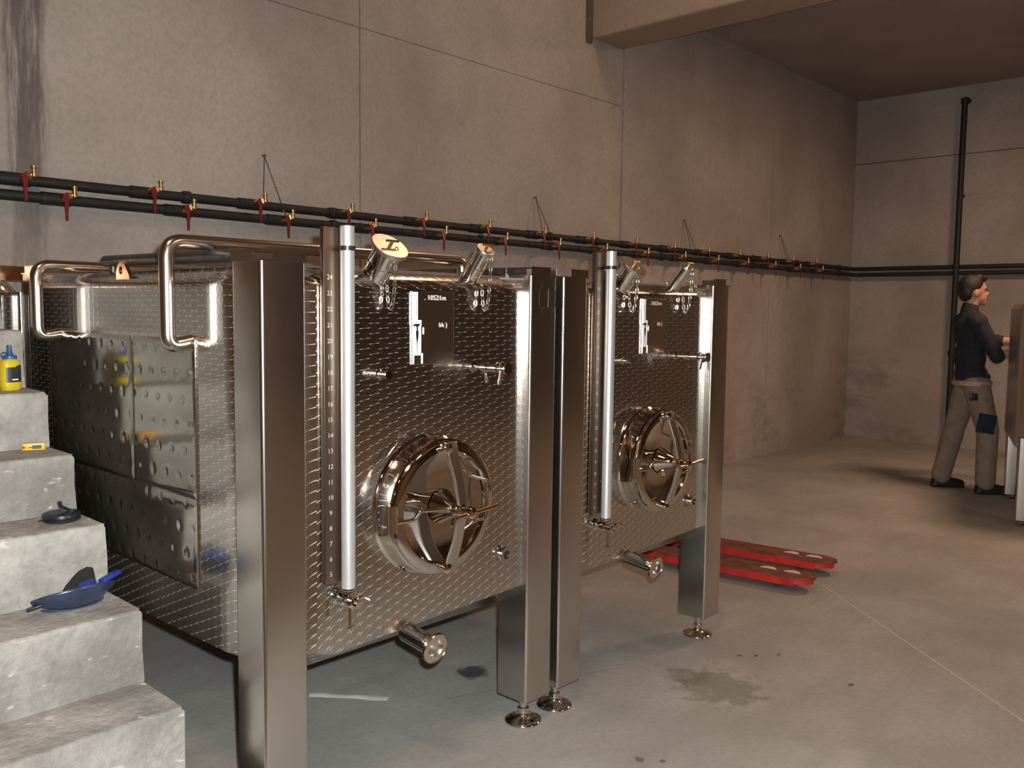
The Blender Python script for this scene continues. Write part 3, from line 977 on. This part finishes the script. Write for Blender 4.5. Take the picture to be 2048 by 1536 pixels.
# ---- the tank in the corner behind the stairs: shallow, marbled front, only its right corner shows
def corner_tank():
    root = empty('wine_tank', (0.75, 3.85, 0))
    global ORG
    ORG = Vector((0.75, 3.85, 0))
    P = lambda i: plan(i, 0.10, 3.845, 4.20, 0.30, 1.30, 8)
    rings = [[Vector((x, y, 0.46)) for x, y in P(0.03)], [Vector((x, y, 0.48)) for x, y in P(0)], [Vector((x, y, 1.485)) for x, y in P(0)],
             [Vector((x, y, 1.495)) for x, y in P(0)], [Vector((x, y, 1.56)) for x, y in P(0.05)], [Vector((x, y, 1.565)) for x, y in P(0.06)]]
    ring_mesh(rings, Vector((0.8, 4.02, 1.57)), Vector((0.8, 4.02, 0.44))).build('body', 'marbled', root, smooth=40)
    for lx in (0.235, 1.243):
        leg = MB().prism(rrect(lx, lx + 0.12, 3.745, 3.865, 0.006, 4), 0.105, 1.50).build('leg', 'steel', root, smooth=50)
        MB().lathe([(0.0, 0.004), (0.05, 0.0), (0.054, 0.006), (0.052, 0.014), (0.020, 0.030), (0.0135, 0.050), (0.0135, 0.11), (0, 0.11)],
                   (lx + 0.06, 3.805, 0), (0, 0, 1), 20).build('levelling_foot', 'polish', leg, smooth=35)
    MB().prism(rrect(0.22, 1.37, 3.74, 3.80, 0.004, 2), 1.545, 1.60).build('top_rail', 'copperish', root, smooth=40)  # copper colour paints the warm reflection along the tank top
    ORG = Vector((0, 0, 0))
    return root


tag(corner_tank(), 'shiny patterned steel tank corner showing behind the yellow bottle at the stair top', 'tank', 'square stainless wine tanks')

# ------------------------------------------------------------------ concrete stairs
st = empty('concrete_stairs', (0.38, 2.6, 0))
tag(st, 'rough grey concrete stairs rising along the wall side of the nearest tank', 'stairs')
ORG = Vector((0.38, 2.6, 0))
NOSE = [(1.965, 0.193), (2.192, 0.386), (2.424, 0.596), (2.654, 0.804), (2.871, 0.986), (3.082, 1.168), (3.285, 1.365), (3.490, 1.556)]
XS = 1.10


def step_block(y0, y1, z0, z1, seed):
    """block with worn, slightly wavy arris"""
    rnd = random.Random(seed)
    nx = 30
    prof = []
    r = 0.012
    for i in range(5):
        a_ = PI / 2 * i / 4
        prof.append((y0 + r - r * math.cos(a_), z1 - r + r * math.sin(a_)))
    prof = [(y0, z0), (y0, (z0 + z1) / 2)] + prof + [((y0 + y1) / 2, z1), (y1, z1), (y1, z0)]
    n = len(prof)
    vs, fs = [], []
    off = [0.0] * (nx + 1)
    for i in range(1, nx):
        off[i] = 0.55 * off[i - 1] + rnd.uniform(-0.0035, 0.0035)
    xa = -0.35
    for i in range(nx + 1):
        x = xa + (XS - xa) * i / nx
        for j, (y, z) in enumerate(prof):
            dy = dz = 0.0
            xx = x
            if 1 <= j <= 6:
                dy = off[i] * (0.5 if j == 1 else 1.0) + rnd.uniform(-0.0012, 0.0012)
                dz = off[(i + 3) % (nx + 1)] * 0.35 if j > 1 else 0
            if i == nx and 0 < j < n - 1:
                xx += rnd.uniform(-0.006, 0.002)
                if 3 <= j <= 6:
                    xx -= 0.006
            vs.append((xx, y + dy, z + dz))
    for i in range(nx):
        for j in range(n):
            k_ = (j + 1) % n
            fs.append((i * n + j, i * n + k_, (i + 1) * n + k_, (i + 1) * n + j))
    fs.append(tuple(range(n)))
    fs.append(tuple(nx * n + j for j in range(n - 1, -1, -1)))
    return MB().add(vs, fs).build('step', 'stair', st, smooth=45)


for i, (y, z) in enumerate(NOSE):
    step_block(y, 3.72, NOSE[i - 1][1] if i else 0.0, z, 40 + i)
ORG = Vector((0, 0, 0))

# ------------------------------------------------------------------ things left on the steps
def thing_at(name, loc, rz=0.0):
    return empty(name, loc, rz)


# yellow bottle with blue nozzle
bt = empty('chalk_bottle', (1.028, 3.205, 1.168), math.radians(20))
tag(bt, 'yellow plastic squeeze bottle with blue nozzle cap and dark label', 'bottle')
bx = MB()
rings = []
for z, sx, sy in ((0, 0.027, 0.019), (0.003, 0.031, 0.022), (0.02, 0.032, 0.0235), (0.085, 0.032, 0.0235), (0.096, 0.030, 0.022), (0.103, 0.022, 0.018), (0.107, 0.015, 0.015)):
    rings.append([Vector((math.copysign(abs(math.cos(t)) ** 0.75, math.cos(t)) * sx, math.copysign(abs(math.sin(t)) ** 0.75, math.sin(t)) * sy, z)) for t in [2 * PI * i / 28 for i in range(28)]])
ring_mesh(rings, Vector((0, 0, 0.107)), Vector((0, 0, 0))).build('bottle_body', 'yellow', bt, smooth=50)
lb = []
for i in range(9):
    t = -PI / 2 + (i / 8 - 0.5) * 1.9
    lb.append((math.copysign(abs(math.cos(t)) ** 0.75, math.cos(t)) * 0.0324, math.copysign(abs(math.sin(t)) ** 0.75, math.sin(t)) * 0.0240))
vs = [(x, y, z + (0.006 if z > 0.05 and k_ > 4 else 0)) for z in (0.028, 0.078) for k_, (x, y) in enumerate(lb)]
lab = MB().add(vs, [(i, i + 1, 10 + i, 9 + i) for i in range(8)]).build('bottle_label', 'label_dark', bt)
MB().box(-0.012, 0.010, -0.0248, -0.0244, 0.035, 0.039).build('label_print', 'white_print', lab, smooth=0)
cap = MB().lathe([(0, 0.105), (0.0215, 0.105), (0.0215, 0.115), (0.012, 0.118), (0.0085, 0.125), (0.0065, 0.142), (0.0075, 0.143), (0.007, 0.150), (0, 0.150)], (0, 0, 0), (0, 0, 1), 20).build('bottle_cap', 'blue_cap', bt)
MB().tube(arc_path([(-0.020, 0, 0.110), (-0.030, 0, 0.113), (-0.028, 0, 0.128), (-0.010, 0, 0.124)], 0.008, 4), 0.0018, 7).build('cap_tether', 'blue_cap', cap)

# small yellow cutter
kf = empty('yellow_cutter', (1.035, 3.035, 0.986), math.radians(-20))
tag(kf, 'small yellow plastic cutter with dark slot lying on a step', 'tool')
MB().prism(rrect(-0.034, 0.034, -0.009, 0.009, 0.006, 4), 0.001, 0.024).build('cutter_body', 'orange_yellow', kf, smooth=40, bevel=0.002)
MB().box(-0.004, 0.022, -0.0097, -0.0088, 0.006, 0.018).build('cutter_slot', 'label_dark', kf, smooth=0)
MB().box(-0.014, -0.004, -0.0097, -0.0088, 0.010, 0.013).build('cutter_slider', 'label_dark', kf, smooth=0)
MB().lathe([(0, 0), (0.004, 0), (0.004, 0.002), (0, 0.002)], (-0.028, -0.0088, 0.012), (0, -1, 0), 10).build('lanyard_hole', 'label_dark', kf)

# reel tape with crank
rl = empty('tape_reel', (1.018, 2.775, 0.804))
tag(rl, 'flat black tape measure reel with fold-out crank on a step', 'tape measure')
rb = MB().lathe([(0, 0.001), (0.046, 0.001), (0.052, 0.004), (0.053, 0.011), (0.050, 0.0125), (0.050, 0.0145), (0.053, 0.016), (0.052, 0.024), (0.046, 0.027), (0, 0.027)], (0, 0, 0), (0, 0, 1), 40).build('reel_body', 'black_plastic', rl)
cr = MB().obox((0.010, -0.004, 0.038), (0.8, 0.3, -0.5), (-0.3, 1, 0), (0.5, 0, 0.8), 0.016, 0.005, 0.003)
cr = cr.build('crank_arm', 'black_plastic', rl, bevel=0.001)
MB().lathe([(0, 0), (0.005, 0), (0.0055, 0.018), (0, 0.020)], (-0.004, -0.008, 0.043), (-0.2, 0, 1), 10).build('crank_knob', 'black_plastic', cr)
MB().tube(arc_path([(-0.048, -0.012, 0.013), (-0.062, -0.018, 0.013), (-0.070, -0.012, 0.012), (-0.062, -0.004, 0.011), (-0.057, -0.006, 0.011)], 0.005, 4), 0.0016, 7).build('tape_hook', 'black_plastic', rl)

# blue curved shell
sh = empty('blue_shell', (0.975, 2.545, 0.596))
tag(sh, 'dark blue curved plastic shell lying on a step below the tape reel', 'shell')
vs, fs = [], []
NA, NZ = 26, 8
for i in range(NA + 1):
    t = i / NA
    ang = math.radians(-158 + 140 * t)
    hgt = 0.014 + 0.046 * math.sin(PI * min(1, t * 0.86 + 0.14)) ** 0.6 + 0.012 * t
    for j in range(NZ + 1):
        q = j / NZ
        rr = 0.118 - 0.030 * (1 - q) ** 2.2
        lift = 0.006 + 0.010 * (abs(t - 0.45) * 2) ** 2
        x = 1.05 * rr * math.cos(ang)
        y = 0.075 + 0.85 * rr * math.sin(ang)
        vs.append((x, y, lift * (1 - q) + q * hgt + 0.012 * q * t))
n = NZ + 1
for i in range(NA):
    for j in range(NZ):
        fs.append((i * n + j, (i + 1) * n + j, (i + 1) * n + j + 1, i * n + j + 1))
me = MB().add(vs, fs)
shell = me.build('shell_wall', 'blue_shell', sh, smooth=60)
so = shell.modifiers.new('thickness', 'SOLIDIFY')
so.thickness = 0.003
base = [(1.05 * 0.089 * math.cos(math.radians(-158 + 140 * i / 20)), 0.075 + 0.85 * 0.089 * math.sin(math.radians(-158 + 140 * i / 20))) for i in range(21)]
MB().prism(base, 0.003, 0.009).build('shell_floor', 'blue_shell', sh, smooth=40)
MB().obox((0.088, 0.004, 0.076), (0.9, 0.35, 0.18), (-0.35, 0.9, 0.0), (-0.15, 0, 1), 0.034, 0.010, 0.006).build('strap', 'blue_bright', sh, bevel=0.003)
MB().obox((0.035, 0.030, 0.055), (0.9, 0.2, 0.15), (-0.2, 0.9, 0.2), (0, -0.2, 1), 0.022, 0.012, 0.010).build('buckle', 'blue_bright', sh, bevel=0.003)
MB().obox((-0.108, 0.03, 0.024), (0.9, -0.3, 0.25), (0.3, 0.9, 0), (-0.25, 0, 1), 0.020, 0.010, 0.004).build('end_tab', 'black_plastic', sh, bevel=0.002)
patch = [(-0.010, 0.002), (0.078, 0.002), (0.082, 0.05), (0.076, 0.086), (0.060, 0.090), (0.040, 0.084), (0.020, 0.068), (-0.002, 0.045), (-0.014, 0.026)]
MB().prism(patch, 0.088, 0.101, lambda a_, b_, h: (a_, h, b_)).build('dark_patch', 'patch_black', sh, bevel=0.003)  # added dark slab, makes the dark patch on the riser behind the shell

# clear plastic strip on the floor
sp_ = empty('plastic_strip', (1.96, 2.615, 0), math.atan2(2.498 - 2.735, 2.056 - 1.874))
tag(sp_, 'pale clear plastic strip lying on the floor under the nearest tank', 'plastic strip')
vs, fs = [], []
for i in range(13):
    x = -0.15 + 0.30 * i / 12
    wv = 0.003 * math.sin(i * 1.1)
    hw = 0.016 + 0.003 * math.sin(i * 0.7 + 1)
    vs += [(x, -hw, 0.002 + wv * 0.4 + 0.0012), (x, hw, 0.0035 + 0.0012), (x, 0, 0.009 + wv)]
for i in range(12):
    a_ = i * 3
    fs += [(a_, a_ + 2, a_ + 5, a_ + 3), (a_ + 2, a_ + 1, a_ + 4, a_ + 5), (a_ + 1, a_, a_ + 3, a_ + 4)]
fs += [(0, 1, 2), (38, 37, 36)]
MB().add(vs, fs).build('strip_film', 'clear', sp_, smooth=60)

# ------------------------------------------------------------------ pipes on the walls
def wall_pipe(z, yoff, x_first, label, name_first=None):
    Y = YW - yoff
    root = empty('water_pipe', (1.0, Y, z))
    tag(root, label, 'pipe')
    global ORG
    ORG = Vector((1.0, Y, z))
    XP = XW - yoff
    MB().tube(arc_path([(-1.5, Y, z), (XP, Y, z), (XP, -3.0, z)], 0.06, 5), 0.023, 14).build('pipe_run', 'pipe', root, smooth=50)
    first = None
    k_ = 0
    while x_first + 0.556 * k_ < 9.4:
        x = x_first + 0.556 * k_
        k_ += 1
        if first is None:
            ORG = Vector((x, Y, z))
            vb = MB()
            vb.lathe([(0, -0.062), (0.0275, -0.062), (0.0285, -0.055), (0.0285, 0.055), (0.0275, 0.062), (0, 0.062)], (x, Y, z), (1, 0, 0), 14)
            v_ = vb.build('pipe_saddle', 'pipe', root, smooth=40)
            vl = MB().lathe([(0, 0.02), (0.013, 0.02), (0.013, 0.045), (0.017, 0.047), (0.017, 0.072), (0.012, 0.075), (0.012, 0.09), (0, 0.09)], (x + 0.015, Y, z), (0.2, -1, 0.15), 12)
            vl.lathe([(0, -0.022), (0.0125, -0.022), (0.0125, -0.008), (0.010, -0.006), (0.010, 0.012), (0.0125, 0.014), (0.0125, 0.024), (0, 0.024)], (x + 0.05, Y - 0.082, z + 0.030), (0.0, 0, 1), 12)
            vl.tube([(x + 0.022, Y - 0.07, z + 0.008), (x + 0.05, Y - 0.082, z + 0.018)], 0.010, 10)
            vl = vl.build('ball_valve', 'brass', v_)
            MB().lathe([(0, 0), (0.008, 0), (0.008, 0.02), (0, 0.02)], (x + 0.012, Y - 0.072, z + 0.004), (-0.1, -1, 0), 10).build('valve_stem', 'chrome', v_)
            lv = MB()
            lv.lathe([(0, 0), (0.014, 0), (0.014, 0.008), (0, 0.008)], (x + 0.008, Y - 0.090, z + 0.004), (0, -1, 0), 12)
            vs = []
            for zz, hw in ((0.012, 0.0105), (-0.035, 0.0080), (-0.06, 0.0058), (-0.098, 0.0050)):
                yy = Y - 0.093 - (0.014 if zz < -0.03 else 0)
                vs += [(x + 0.006 - hw, yy, z + zz), (x + 0.006 + hw, yy, z + zz), (x + 0.006 + hw, yy - 0.005, z + zz), (x + 0.006 - hw, yy - 0.005, z + zz)]
            fs = [(0, 1, 2, 3), (15, 14, 13, 12)]
            for i in range(3):
                for j in range(4):
                    fs.append((i * 4 + j, i * 4 + (j + 1) % 4, i * 4 + 4 + (j + 1) % 4, i * 4 + 4 + j))
            lv.add(vs, fs).build('valve_lever', 'red_lever', v_, smooth=40)
            v_.location = (x - 1.0, 0, 0)
            first = v_
        else:
            c = copy_tree(first, root)
            c.location = (x - 1.0, 0, 0)
    ORG = Vector((1.0, Y, z))
    cp0 = None
    for x in (2.15, 3.02, 4.20, 4.90, 5.45, 6.35, 7.10, 7.95, 8.9, 10.0):
        if cp0 is None:
            cp0 = MB().lathe([(0, -0.02), (0.029, -0.02), (0.031, -0.014), (0.031, 0.014), (0.029, 0.02), (0, 0.02)], (x, Y, z), (1, 0, 0), 14).build('coupling', 'pipe', root)
            x00 = x
        else:
            c = cp0.copy()
            COL.objects.link(c)
            c.location.x = x - x00
    ORG = Vector((0, 0, 0))
    for i, x in enumerate((0.2, 1.75, 3.35, 4.95, 6.55, 8.15, 9.7)):
        ORG = Vector((1.0, Y, z))
        MB().box(x - 0.012, x + 0.012, Y - 0.0, YW - 0.0005, z - 0.010, z + 0.010).build('wall_clip', 'pipe', root, smooth=0)
    ORG = Vector((0, 0, 0))
    return root


wall_pipe(1.985, 0.068, 1.378, 'upper black water pipe with red-levered brass valves along the concrete wall')
wall_pipe(1.916, 0.068, 1.542, 'lower black water pipe with red-levered brass valves along the concrete wall')

vp = empty('standpipe', (XW - 0.123, 3.03, 0))
tag(vp, 'black vertical pipe running down the far wall behind the person', 'pipe')
ORG = Vector((XW - 0.123, 3.03, 0))
MB().tube(arc_path([(XW - 0.001, 3.03, 3.76), (XW - 0.123, 3.03, 3.76), (XW - 0.123, 3.03, 0.03)], 0.045, 5), 0.031, 14).build('pipe_run', 'pipe', vp)
for z in (3.74, 1.05, 0.06):
    MB().lathe([(0, -0.03), (0.039, -0.03), (0.041, -0.02), (0.041, 0.02), (0.039, 0.03), (0, 0.03)], (XW - 0.123, 3.03, z), (0, 0, 1), 14).build('coupling', 'pipe', vp)
for z in (1.05, 2.75):
    MB().box(XW - 0.13, XW - 0.0005, 3.015, 3.045, z - 0.012, z + 0.012).build('wall_clip', 'pipe', vp, smooth=0)
ORG = Vector((0, 0, 0))

# wire hangers for the pipes
HL = ['twisted wire hanger above the pipes nearest the stairs', 'wire pipe hanger on the wall above the tank marked 1',
      'wire pipe hanger on the wall above the second tank', 'faint wire pipe hanger closest to the far corner']
for i, x in enumerate((2.618, 4.803, 6.78, 8.62)):
    hg = empty('pipe_hanger', (x, YW, 2.255))
    tag(hg, HL[i], 'wire hanger', 'wire hangers holding the wall pipes')
    ORG = Vector((x, YW, 2.255))
    MB().lathe([(0, 0), (0.005, 0), (0.005, 0.02), (0.008, 0.021), (0.008, 0.024), (0, 0.024)], (x, YW, 2.255), (0, -1, 0), 10).build('nail', 'wire', hg)

    def twist(a_, b_):
        a_, b_ = Vector(a_), Vector(b_)
        u, w_, d = frame_of(b_ - a_)
        mb = MB()
        for ph in (0, PI):
            mb.tube([a_.lerp(b_, t / 40) + (u * math.cos(t * 1.6 + ph) + w_ * math.sin(t * 1.6 + ph)) * 0.0022 for t in range(41)], 0.0018, 5)
        return mb
    twist((x, YW - 0.018, 2.252), (x - (0.055 if i == 0 else 0.01), YW - 0.094, 2.010)).build('wire', 'wire', hg)
    twist((x, YW - 0.018, 2.252), (x + (0.08 if i == 0 else 0.12), YW - 0.094, 1.941)).build('wire', 'wire', hg)
ORG = Vector((0, 0, 0))

# ------------------------------------------------------------------ pallet truck behind the second tank
pj = empty('pallet_truck', (4.62, 1.92, 0), math.radians(7.0))
tag(pj, 'red pallet truck with its two worn forks lying on the floor', 'pallet truck')
# local: forks run along +y from the tips at y=0; spacing in x
def fork(cx):
    out = []
    for i in range(9):
        t = PI * i / 8
        out.append((cx - 0.078 * math.cos(t), 0.10 - 0.10 * math.sin(t)))
    poly = [(cx + 0.078, 1.15), (cx - 0.078, 1.15)] + out
    f = MB().prism(poly, 0.068, 0.080)
    fk = f.build('fork', 'jack_worn', pj, smooth=30)
    sd = MB()
    for s_ in (-1, 1):
        xs = cx + s_ * 0.072
        sd.box(xs - 0.005, xs + 0.005, 0.10, 1.15, 0.030, 0.068)
    sd.build('fork_side', 'jack_red', fk, smooth=0)
    nose = [(cx - 0.072 * math.cos(PI * i / 8), 0.10 - 0.085 * math.sin(PI * i / 8)) for i in range(9)]
    MB().prism(nose, 0.040, 0.068).build('fork_nose', 'jack_red', fk, smooth=30)
    for y in (0.13, 0.26):
        hm = [(cx + 0.045 * math.cos(t), y + 0.045 * math.sin(t)) for t in [-PI / 2 + PI * i / 10 for i in range(11)]]
        MB().prism(hm, 0.0795, 0.0808).build('roller_opening', 'pale', fk, smooth=0)
    for y in (0.20,):
        MB().lathe([(0, -0.04), (0.030, -0.04), (0.032, -0.036), (0.032, 0.036), (0.030, 0.04), (0, 0.04)], (cx, y, 0.032), (1, 0, 0), 18).build('load_roller', 'steel_dark', fk)
    MB().tube([(cx, 0.30, 0.05), (cx, 1.1, 0.05)], 0.010, 8).build('push_rod', 'steel_dark', fk)


fork(-0.19)
fork(0.19)
MB().box(-0.27, 0.27, 1.15, 1.21, 0.03, 0.30).build('cross_head', 'jack_red', pj, smooth=0, bevel=0.012)
MB().lathe([(0, 0.05), (0.05, 0.05), (0.05, 0.26), (0.035, 0.28), (0.035, 0.36), (0, 0.36)], (0, 1.28, 0), (0, 0, 1), 20).build('pump', 'jack_red', pj)
for s_ in (-1, 1):
    MB().lathe([(0, -0.025), (0.085, -0.025), (0.09, -0.018), (0.09, 0.018), (0.085, 0.025), (0, 0.025)], (s_ * 0.075, 1.28, 0.09), (1, 0, 0), 24).build('steer_wheel', 'black_plastic', pj)
MB().tube([(0, 1.30, 0.30), (0, 1.42, 1.10)], 0.018, 10).build('tow_bar', 'jack_red', pj)
MB().tube(arc_path([(-0.02, 1.42, 1.08), (-0.09, 1.435, 1.16), (-0.09, 1.45, 1.24), (0.09, 1.45, 1.24), (0.09, 1.435, 1.16), (0.02, 1.42, 1.08)], 0.03, 4), 0.012, 8).build('loop_handle', 'black_plastic', pj)


# ------------------------------------------------------------------ the person at the far tank
def remesh(mb, name, mat, parent, voxel=0.012, smooth=6, sub=0):
    me = mb.mesh(name + '_raw', smooth=0)
    o = bpy.data.objects.new(name + '_raw', me)
    COL.objects.link(o)
    r = o.modifiers.new('r', 'REMESH')
    r.mode = 'VOXEL'
    r.voxel_size = voxel
    s_ = o.modifiers.new('s', 'SMOOTH')
    s_.factor = 0.5
    s_.iterations = smooth
    dg = bpy.context.evaluated_depsgraph_get()
    new = bpy.data.meshes.new_from_object(o.evaluated_get(dg))
    bpy.data.objects.remove(o)
    bpy.data.meshes.remove(me)
    new.name = name
    new.materials.clear()
    new.materials.append(M[mat])
    new.polygons.foreach_set('use_smooth', [True] * len(new.polygons))
    return link(name, new, parent)


def limb(mb, pts, rs, n=14):
    """tapered capsule chain"""
    pts = [Vector(p) for p in pts]
    for (a_, b_), (ra, rb_) in zip(zip(pts, pts[1:]), zip(rs, rs[1:])):
        mb.tube([a_, a_.lerp(b_, 0.5), b_], [ra, (ra + rb_) / 2, rb_], n)
    for p, r_ in zip(pts, rs):
        mb.ball(p, r_, n=n, m=8)
    return mb


# local axes: +x is where he faces, +y to his left (away from the camera), z up
pr = empty('person', (7.99, 2.155, 0), math.atan2(-0.735, 0.678) - math.radians(8))
tag(pr, 'person in black top and tan work trousers reaching towards the tank at the frame edge', 'person')
RF = Vector((-0.16, 0.11, 0))     # rear foot (his left)
FF = Vector((0.10, -0.15, 0))     # front foot (his right, nearer)
body = MB()
# head, face to +x
H = Vector((-0.030, 0, 1.655))
body.ball(H + Vector((-0.012, 0, 0.018)), 0.098, 0.076, 0.108, 20, 14)
body.ball(H + Vector((0.040, 0, -0.045)), 0.058, 0.056, 0.068, 16, 10)
body.ball(H + Vector((0.062, 0, -0.088)), 0.034, 0.036, 0.026)
limb(body, [H + Vector((0.078, 0, 0.012)), H + Vector((0.104, 0, -0.022)), H + Vector((0.092, 0, -0.034))], [0.011, 0.014, 0.012], 10)
body.ball(H + Vector((0.086, 0, -0.056)), 0.013, 0.024, 0.008)
body.ball(H + Vector((0.082, 0, -0.072)), 0.014, 0.022, 0.008)
for s_ in (-1, 1):
    body.ball(H + Vector((-0.010, s_ * 0.078, -0.018)), 0.020, 0.010, 0.030)
    body.ball(H + Vector((0.074, s_ * 0.030, 0.030)), 0.016, 0.020, 0.009)
limb(body, [H + Vector((-0.010, 0, -0.05)), (-0.055, 0, 1.52), (-0.055, 0, 1.44)], [0.056, 0.054, 0.062])
# trunk and legs
body.ball((-0.045, 0, 1.33), 0.100, 0.165, 0.16, 18, 12)
body.ball((-0.03, 0, 1.12), 0.092, 0.145, 0.18, 18, 12)
body.ball((-0.01, 0, 0.96), 0.108, 0.155, 0.12, 18, 12)
limb(body, [(-0.01, 0.085, 0.93), (-0.09, 0.10, 0.52), RF + Vector((-0.02, 0, 0.09))], [0.082, 0.056, 0.042])
limb(body, [(-0.01, -0.085, 0.93), (0.09, -0.12, 0.53), FF + Vector((-0.02, 0, 0.09))], [0.082, 0.056, 0.042])
limb(body, [RF + Vector((-0.04, 0, 0.045)), RF + Vector((0.12, 0, 0.035))], [0.034, 0.028])
limb(body, [FF + Vector((-0.04, 0, 0.045)), FF + Vector((0.12, 0, 0.035))], [0.034, 0.028])
# arms: near arm (right) low, far arm a little higher
SR, ER, WR = Vector((-0.05, -0.18, 1.40)), Vector((0.085, -0.24, 1.13)), Vector((0.27, -0.19, 1.20))
SL, EL, WL = Vector((-0.05, 0.18, 1.40)), Vector((0.175, 0.195, 1.25)), Vector((0.40, 0.05, 1.24))
limb(body, [SR, ER, WR], [0.055, 0.042, 0.029])
limb(body, [SL, EL, WL], [0.055, 0.042, 0.029])
for W_, D_, up in ((WR, (WR - ER).normalized(), 1), (WL, (WL - EL).normalized(), 1)):
    side = Vector((0, 1, 0))
    palm = W_ + D_ * 0.055
    body.ball(palm, 0.048, 0.038, 0.018, 14, 8)
    for f_, (oy, L) in enumerate(((-0.030, 0.058), (-0.010, 0.070), (0.010, 0.066), (0.029, 0.052))):
        b0 = palm + D_ * 0.036 + side * oy
        k1 = b0 + D_ * (L * 0.55) + Vector((0, 0, -0.006))
        k2 = k1 + D_ * (L * 0.40) + Vector((0, 0, -0.024))
        limb(body, [b0, k1, k2], [0.0095, 0.009, 0.008], 8)
    th = palm - side * 0.030
    limb(body, [th, th + D_ * 0.030 - side * 0.022, th + D_ * 0.058 - side * 0.024 + Vector((0, 0, -0.010))], [0.012, 0.0105, 0.009], 8)
remesh(body, 'body', 'skin', pr, 0.0075, 3)
hair = MB()
hair.ball(H + Vector((-0.030, 0, 0.045)), 0.102, 0.086, 0.096, 18, 12)
hair.ball(H + Vector((-0.062, 0, -0.005)), 0.062, 0.078, 0.082, 16, 10)
limb(hair, [H + Vector((0.02, 0.03, 0.110)), H + Vector((0.075, 0, 0.108))], [0.035, 0.022])
limb(hair, [H + Vector((0.02, -0.03, 0.110)), H + Vector((0.070, -0.02, 0.104))], [0.035, 0.020])
remesh(hair, 'hair', 'hair', pr, 0.010, 3)
for s_ in (-1, 1):
    MB().ball(H + Vector((0.084, s_ * 0.031, 0.010)), 0.007, 0.011, 0.006).build('eye', 'ink', pr)
    limb(MB(), [H + Vector((0.080, s_ * 0.045, 0.030)), H + Vector((0.090, s_ * 0.014, 0.030))], [0.004, 0.004], 6).build('eyebrow', 'hair', pr)
jk = MB()
jk.ball((-0.045, 0, 1.33), 0.122, 0.188, 0.165, 20, 12)
jk.ball((-0.035, 0, 1.12), 0.114, 0.172, 0.20, 20, 12)
jk.ball((-0.022, 0, 0.98), 0.122, 0.172, 0.10, 20, 12)
limb(jk, [(-0.055, 0, 1.44), (-0.058, 0, 1.515)], [0.085, 0.068])
limb(jk, [SR, ER, ER.lerp(WR, 0.06)], [0.070, 0.056, 0.052])
limb(jk, [SL, EL, EL.lerp(WL, 0.30)], [0.072, 0.060, 0.052])
limb(jk, [(-0.05, -0.11, 1.42), SR], [0.075, 0.076])
limb(jk, [(-0.05, 0.11, 1.42), SL], [0.075, 0.076])
jo = remesh(jk, 'jacket', 'jacket', pr, 0.011, 5)
# pale chest print
MB().obox((0.082, -0.115, 1.31), (-0.3, -0.6, 0), (0.6, -0.3, 0), (0, 0, 1), 0.012, 0.004, 0.028).build('chest_print', 'pale', jo, bevel=0.002)
hem = MB()
hem.ball((-0.01, 0, 0.955), 0.134, 0.178, 0.07, 18, 10)
remesh(hem, 'shirt_hem', 'navy', pr, 0.012, 4)
tr = MB()
tr.ball((-0.01, 0, 0.93), 0.122, 0.165, 0.085, 18, 10)
limb(tr, [(-0.01, 0.085, 0.90), (-0.09, 0.10, 0.52), RF + Vector((-0.02, 0, 0.10))], [0.108, 0.084, 0.078])
limb(tr, [(-0.01, -0.085, 0.90), (0.09, -0.12, 0.53), FF + Vector((-0.02, 0, 0.10))], [0.108, 0.084, 0.078])
to = remesh(tr, 'trousers', 'trousers', pr, 0.012, 5)
MB().obox((0.045, -0.205, 0.585), (1, 0.1, -0.15), (0, 1, 0), (0.15, 0, 1), 0.072, 0.012, 0.078).build('thigh_pocket', 'navy', to, bevel=0.006)
MB().obox((-0.06, -0.190, 0.80), (1, 0, 0), (0, 1, 0), (0, 0, 1), 0.032, 0.014, 0.030).build('tool_pouch', 'black_plastic', to, bevel=0.008)
belt = [Vector((0.142 * math.cos(t) - 0.01, 0.186 * math.sin(t), 0.905 + 0.004 * math.cos(t))) for t in [2 * PI * i / 36 for i in range(36)]]
vs, fs = [], []
for p in belt:
    o_ = Vector((p.x + 0.01, p.y, 0)).normalized() * 0.005
    vs += [p + Vector((0, 0, -0.018)), p + Vector((0, 0, 0.018)), p + o_ + Vector((0, 0, 0.018)), p + o_ + Vector((0, 0, -0.018))]
for i in range(36):
    for j in range(4):
        k_ = (i + 1) % 36
        fs.append((i * 4 + j, i * 4 + (j + 1) % 4, k_ * 4 + (j + 1) % 4, k_ * 4 + j))
MB().add(vs, fs).build('belt', 'belt', pr, smooth=50)
for F_ in (RF, FF):
    sh_ = MB()
    limb(sh_, [F_ + Vector((-0.055, 0, 0.048)), F_ + Vector((0.05, 0, 0.044)), F_ + Vector((0.14, 0, 0.036))], [0.046, 0.044, 0.034])
    limb(sh_, [F_ + Vector((-0.045, 0, 0.06)), F_ + Vector((-0.03, 0, 0.105))], [0.048, 0.050])
    sh_.box(F_.x - 0.098, F_.x + 0.165, F_.y - 0.042, F_.y + 0.042, 0.004, 0.026)
    remesh(sh_, 'shoe', 'shoe', pr, 0.009, 3)
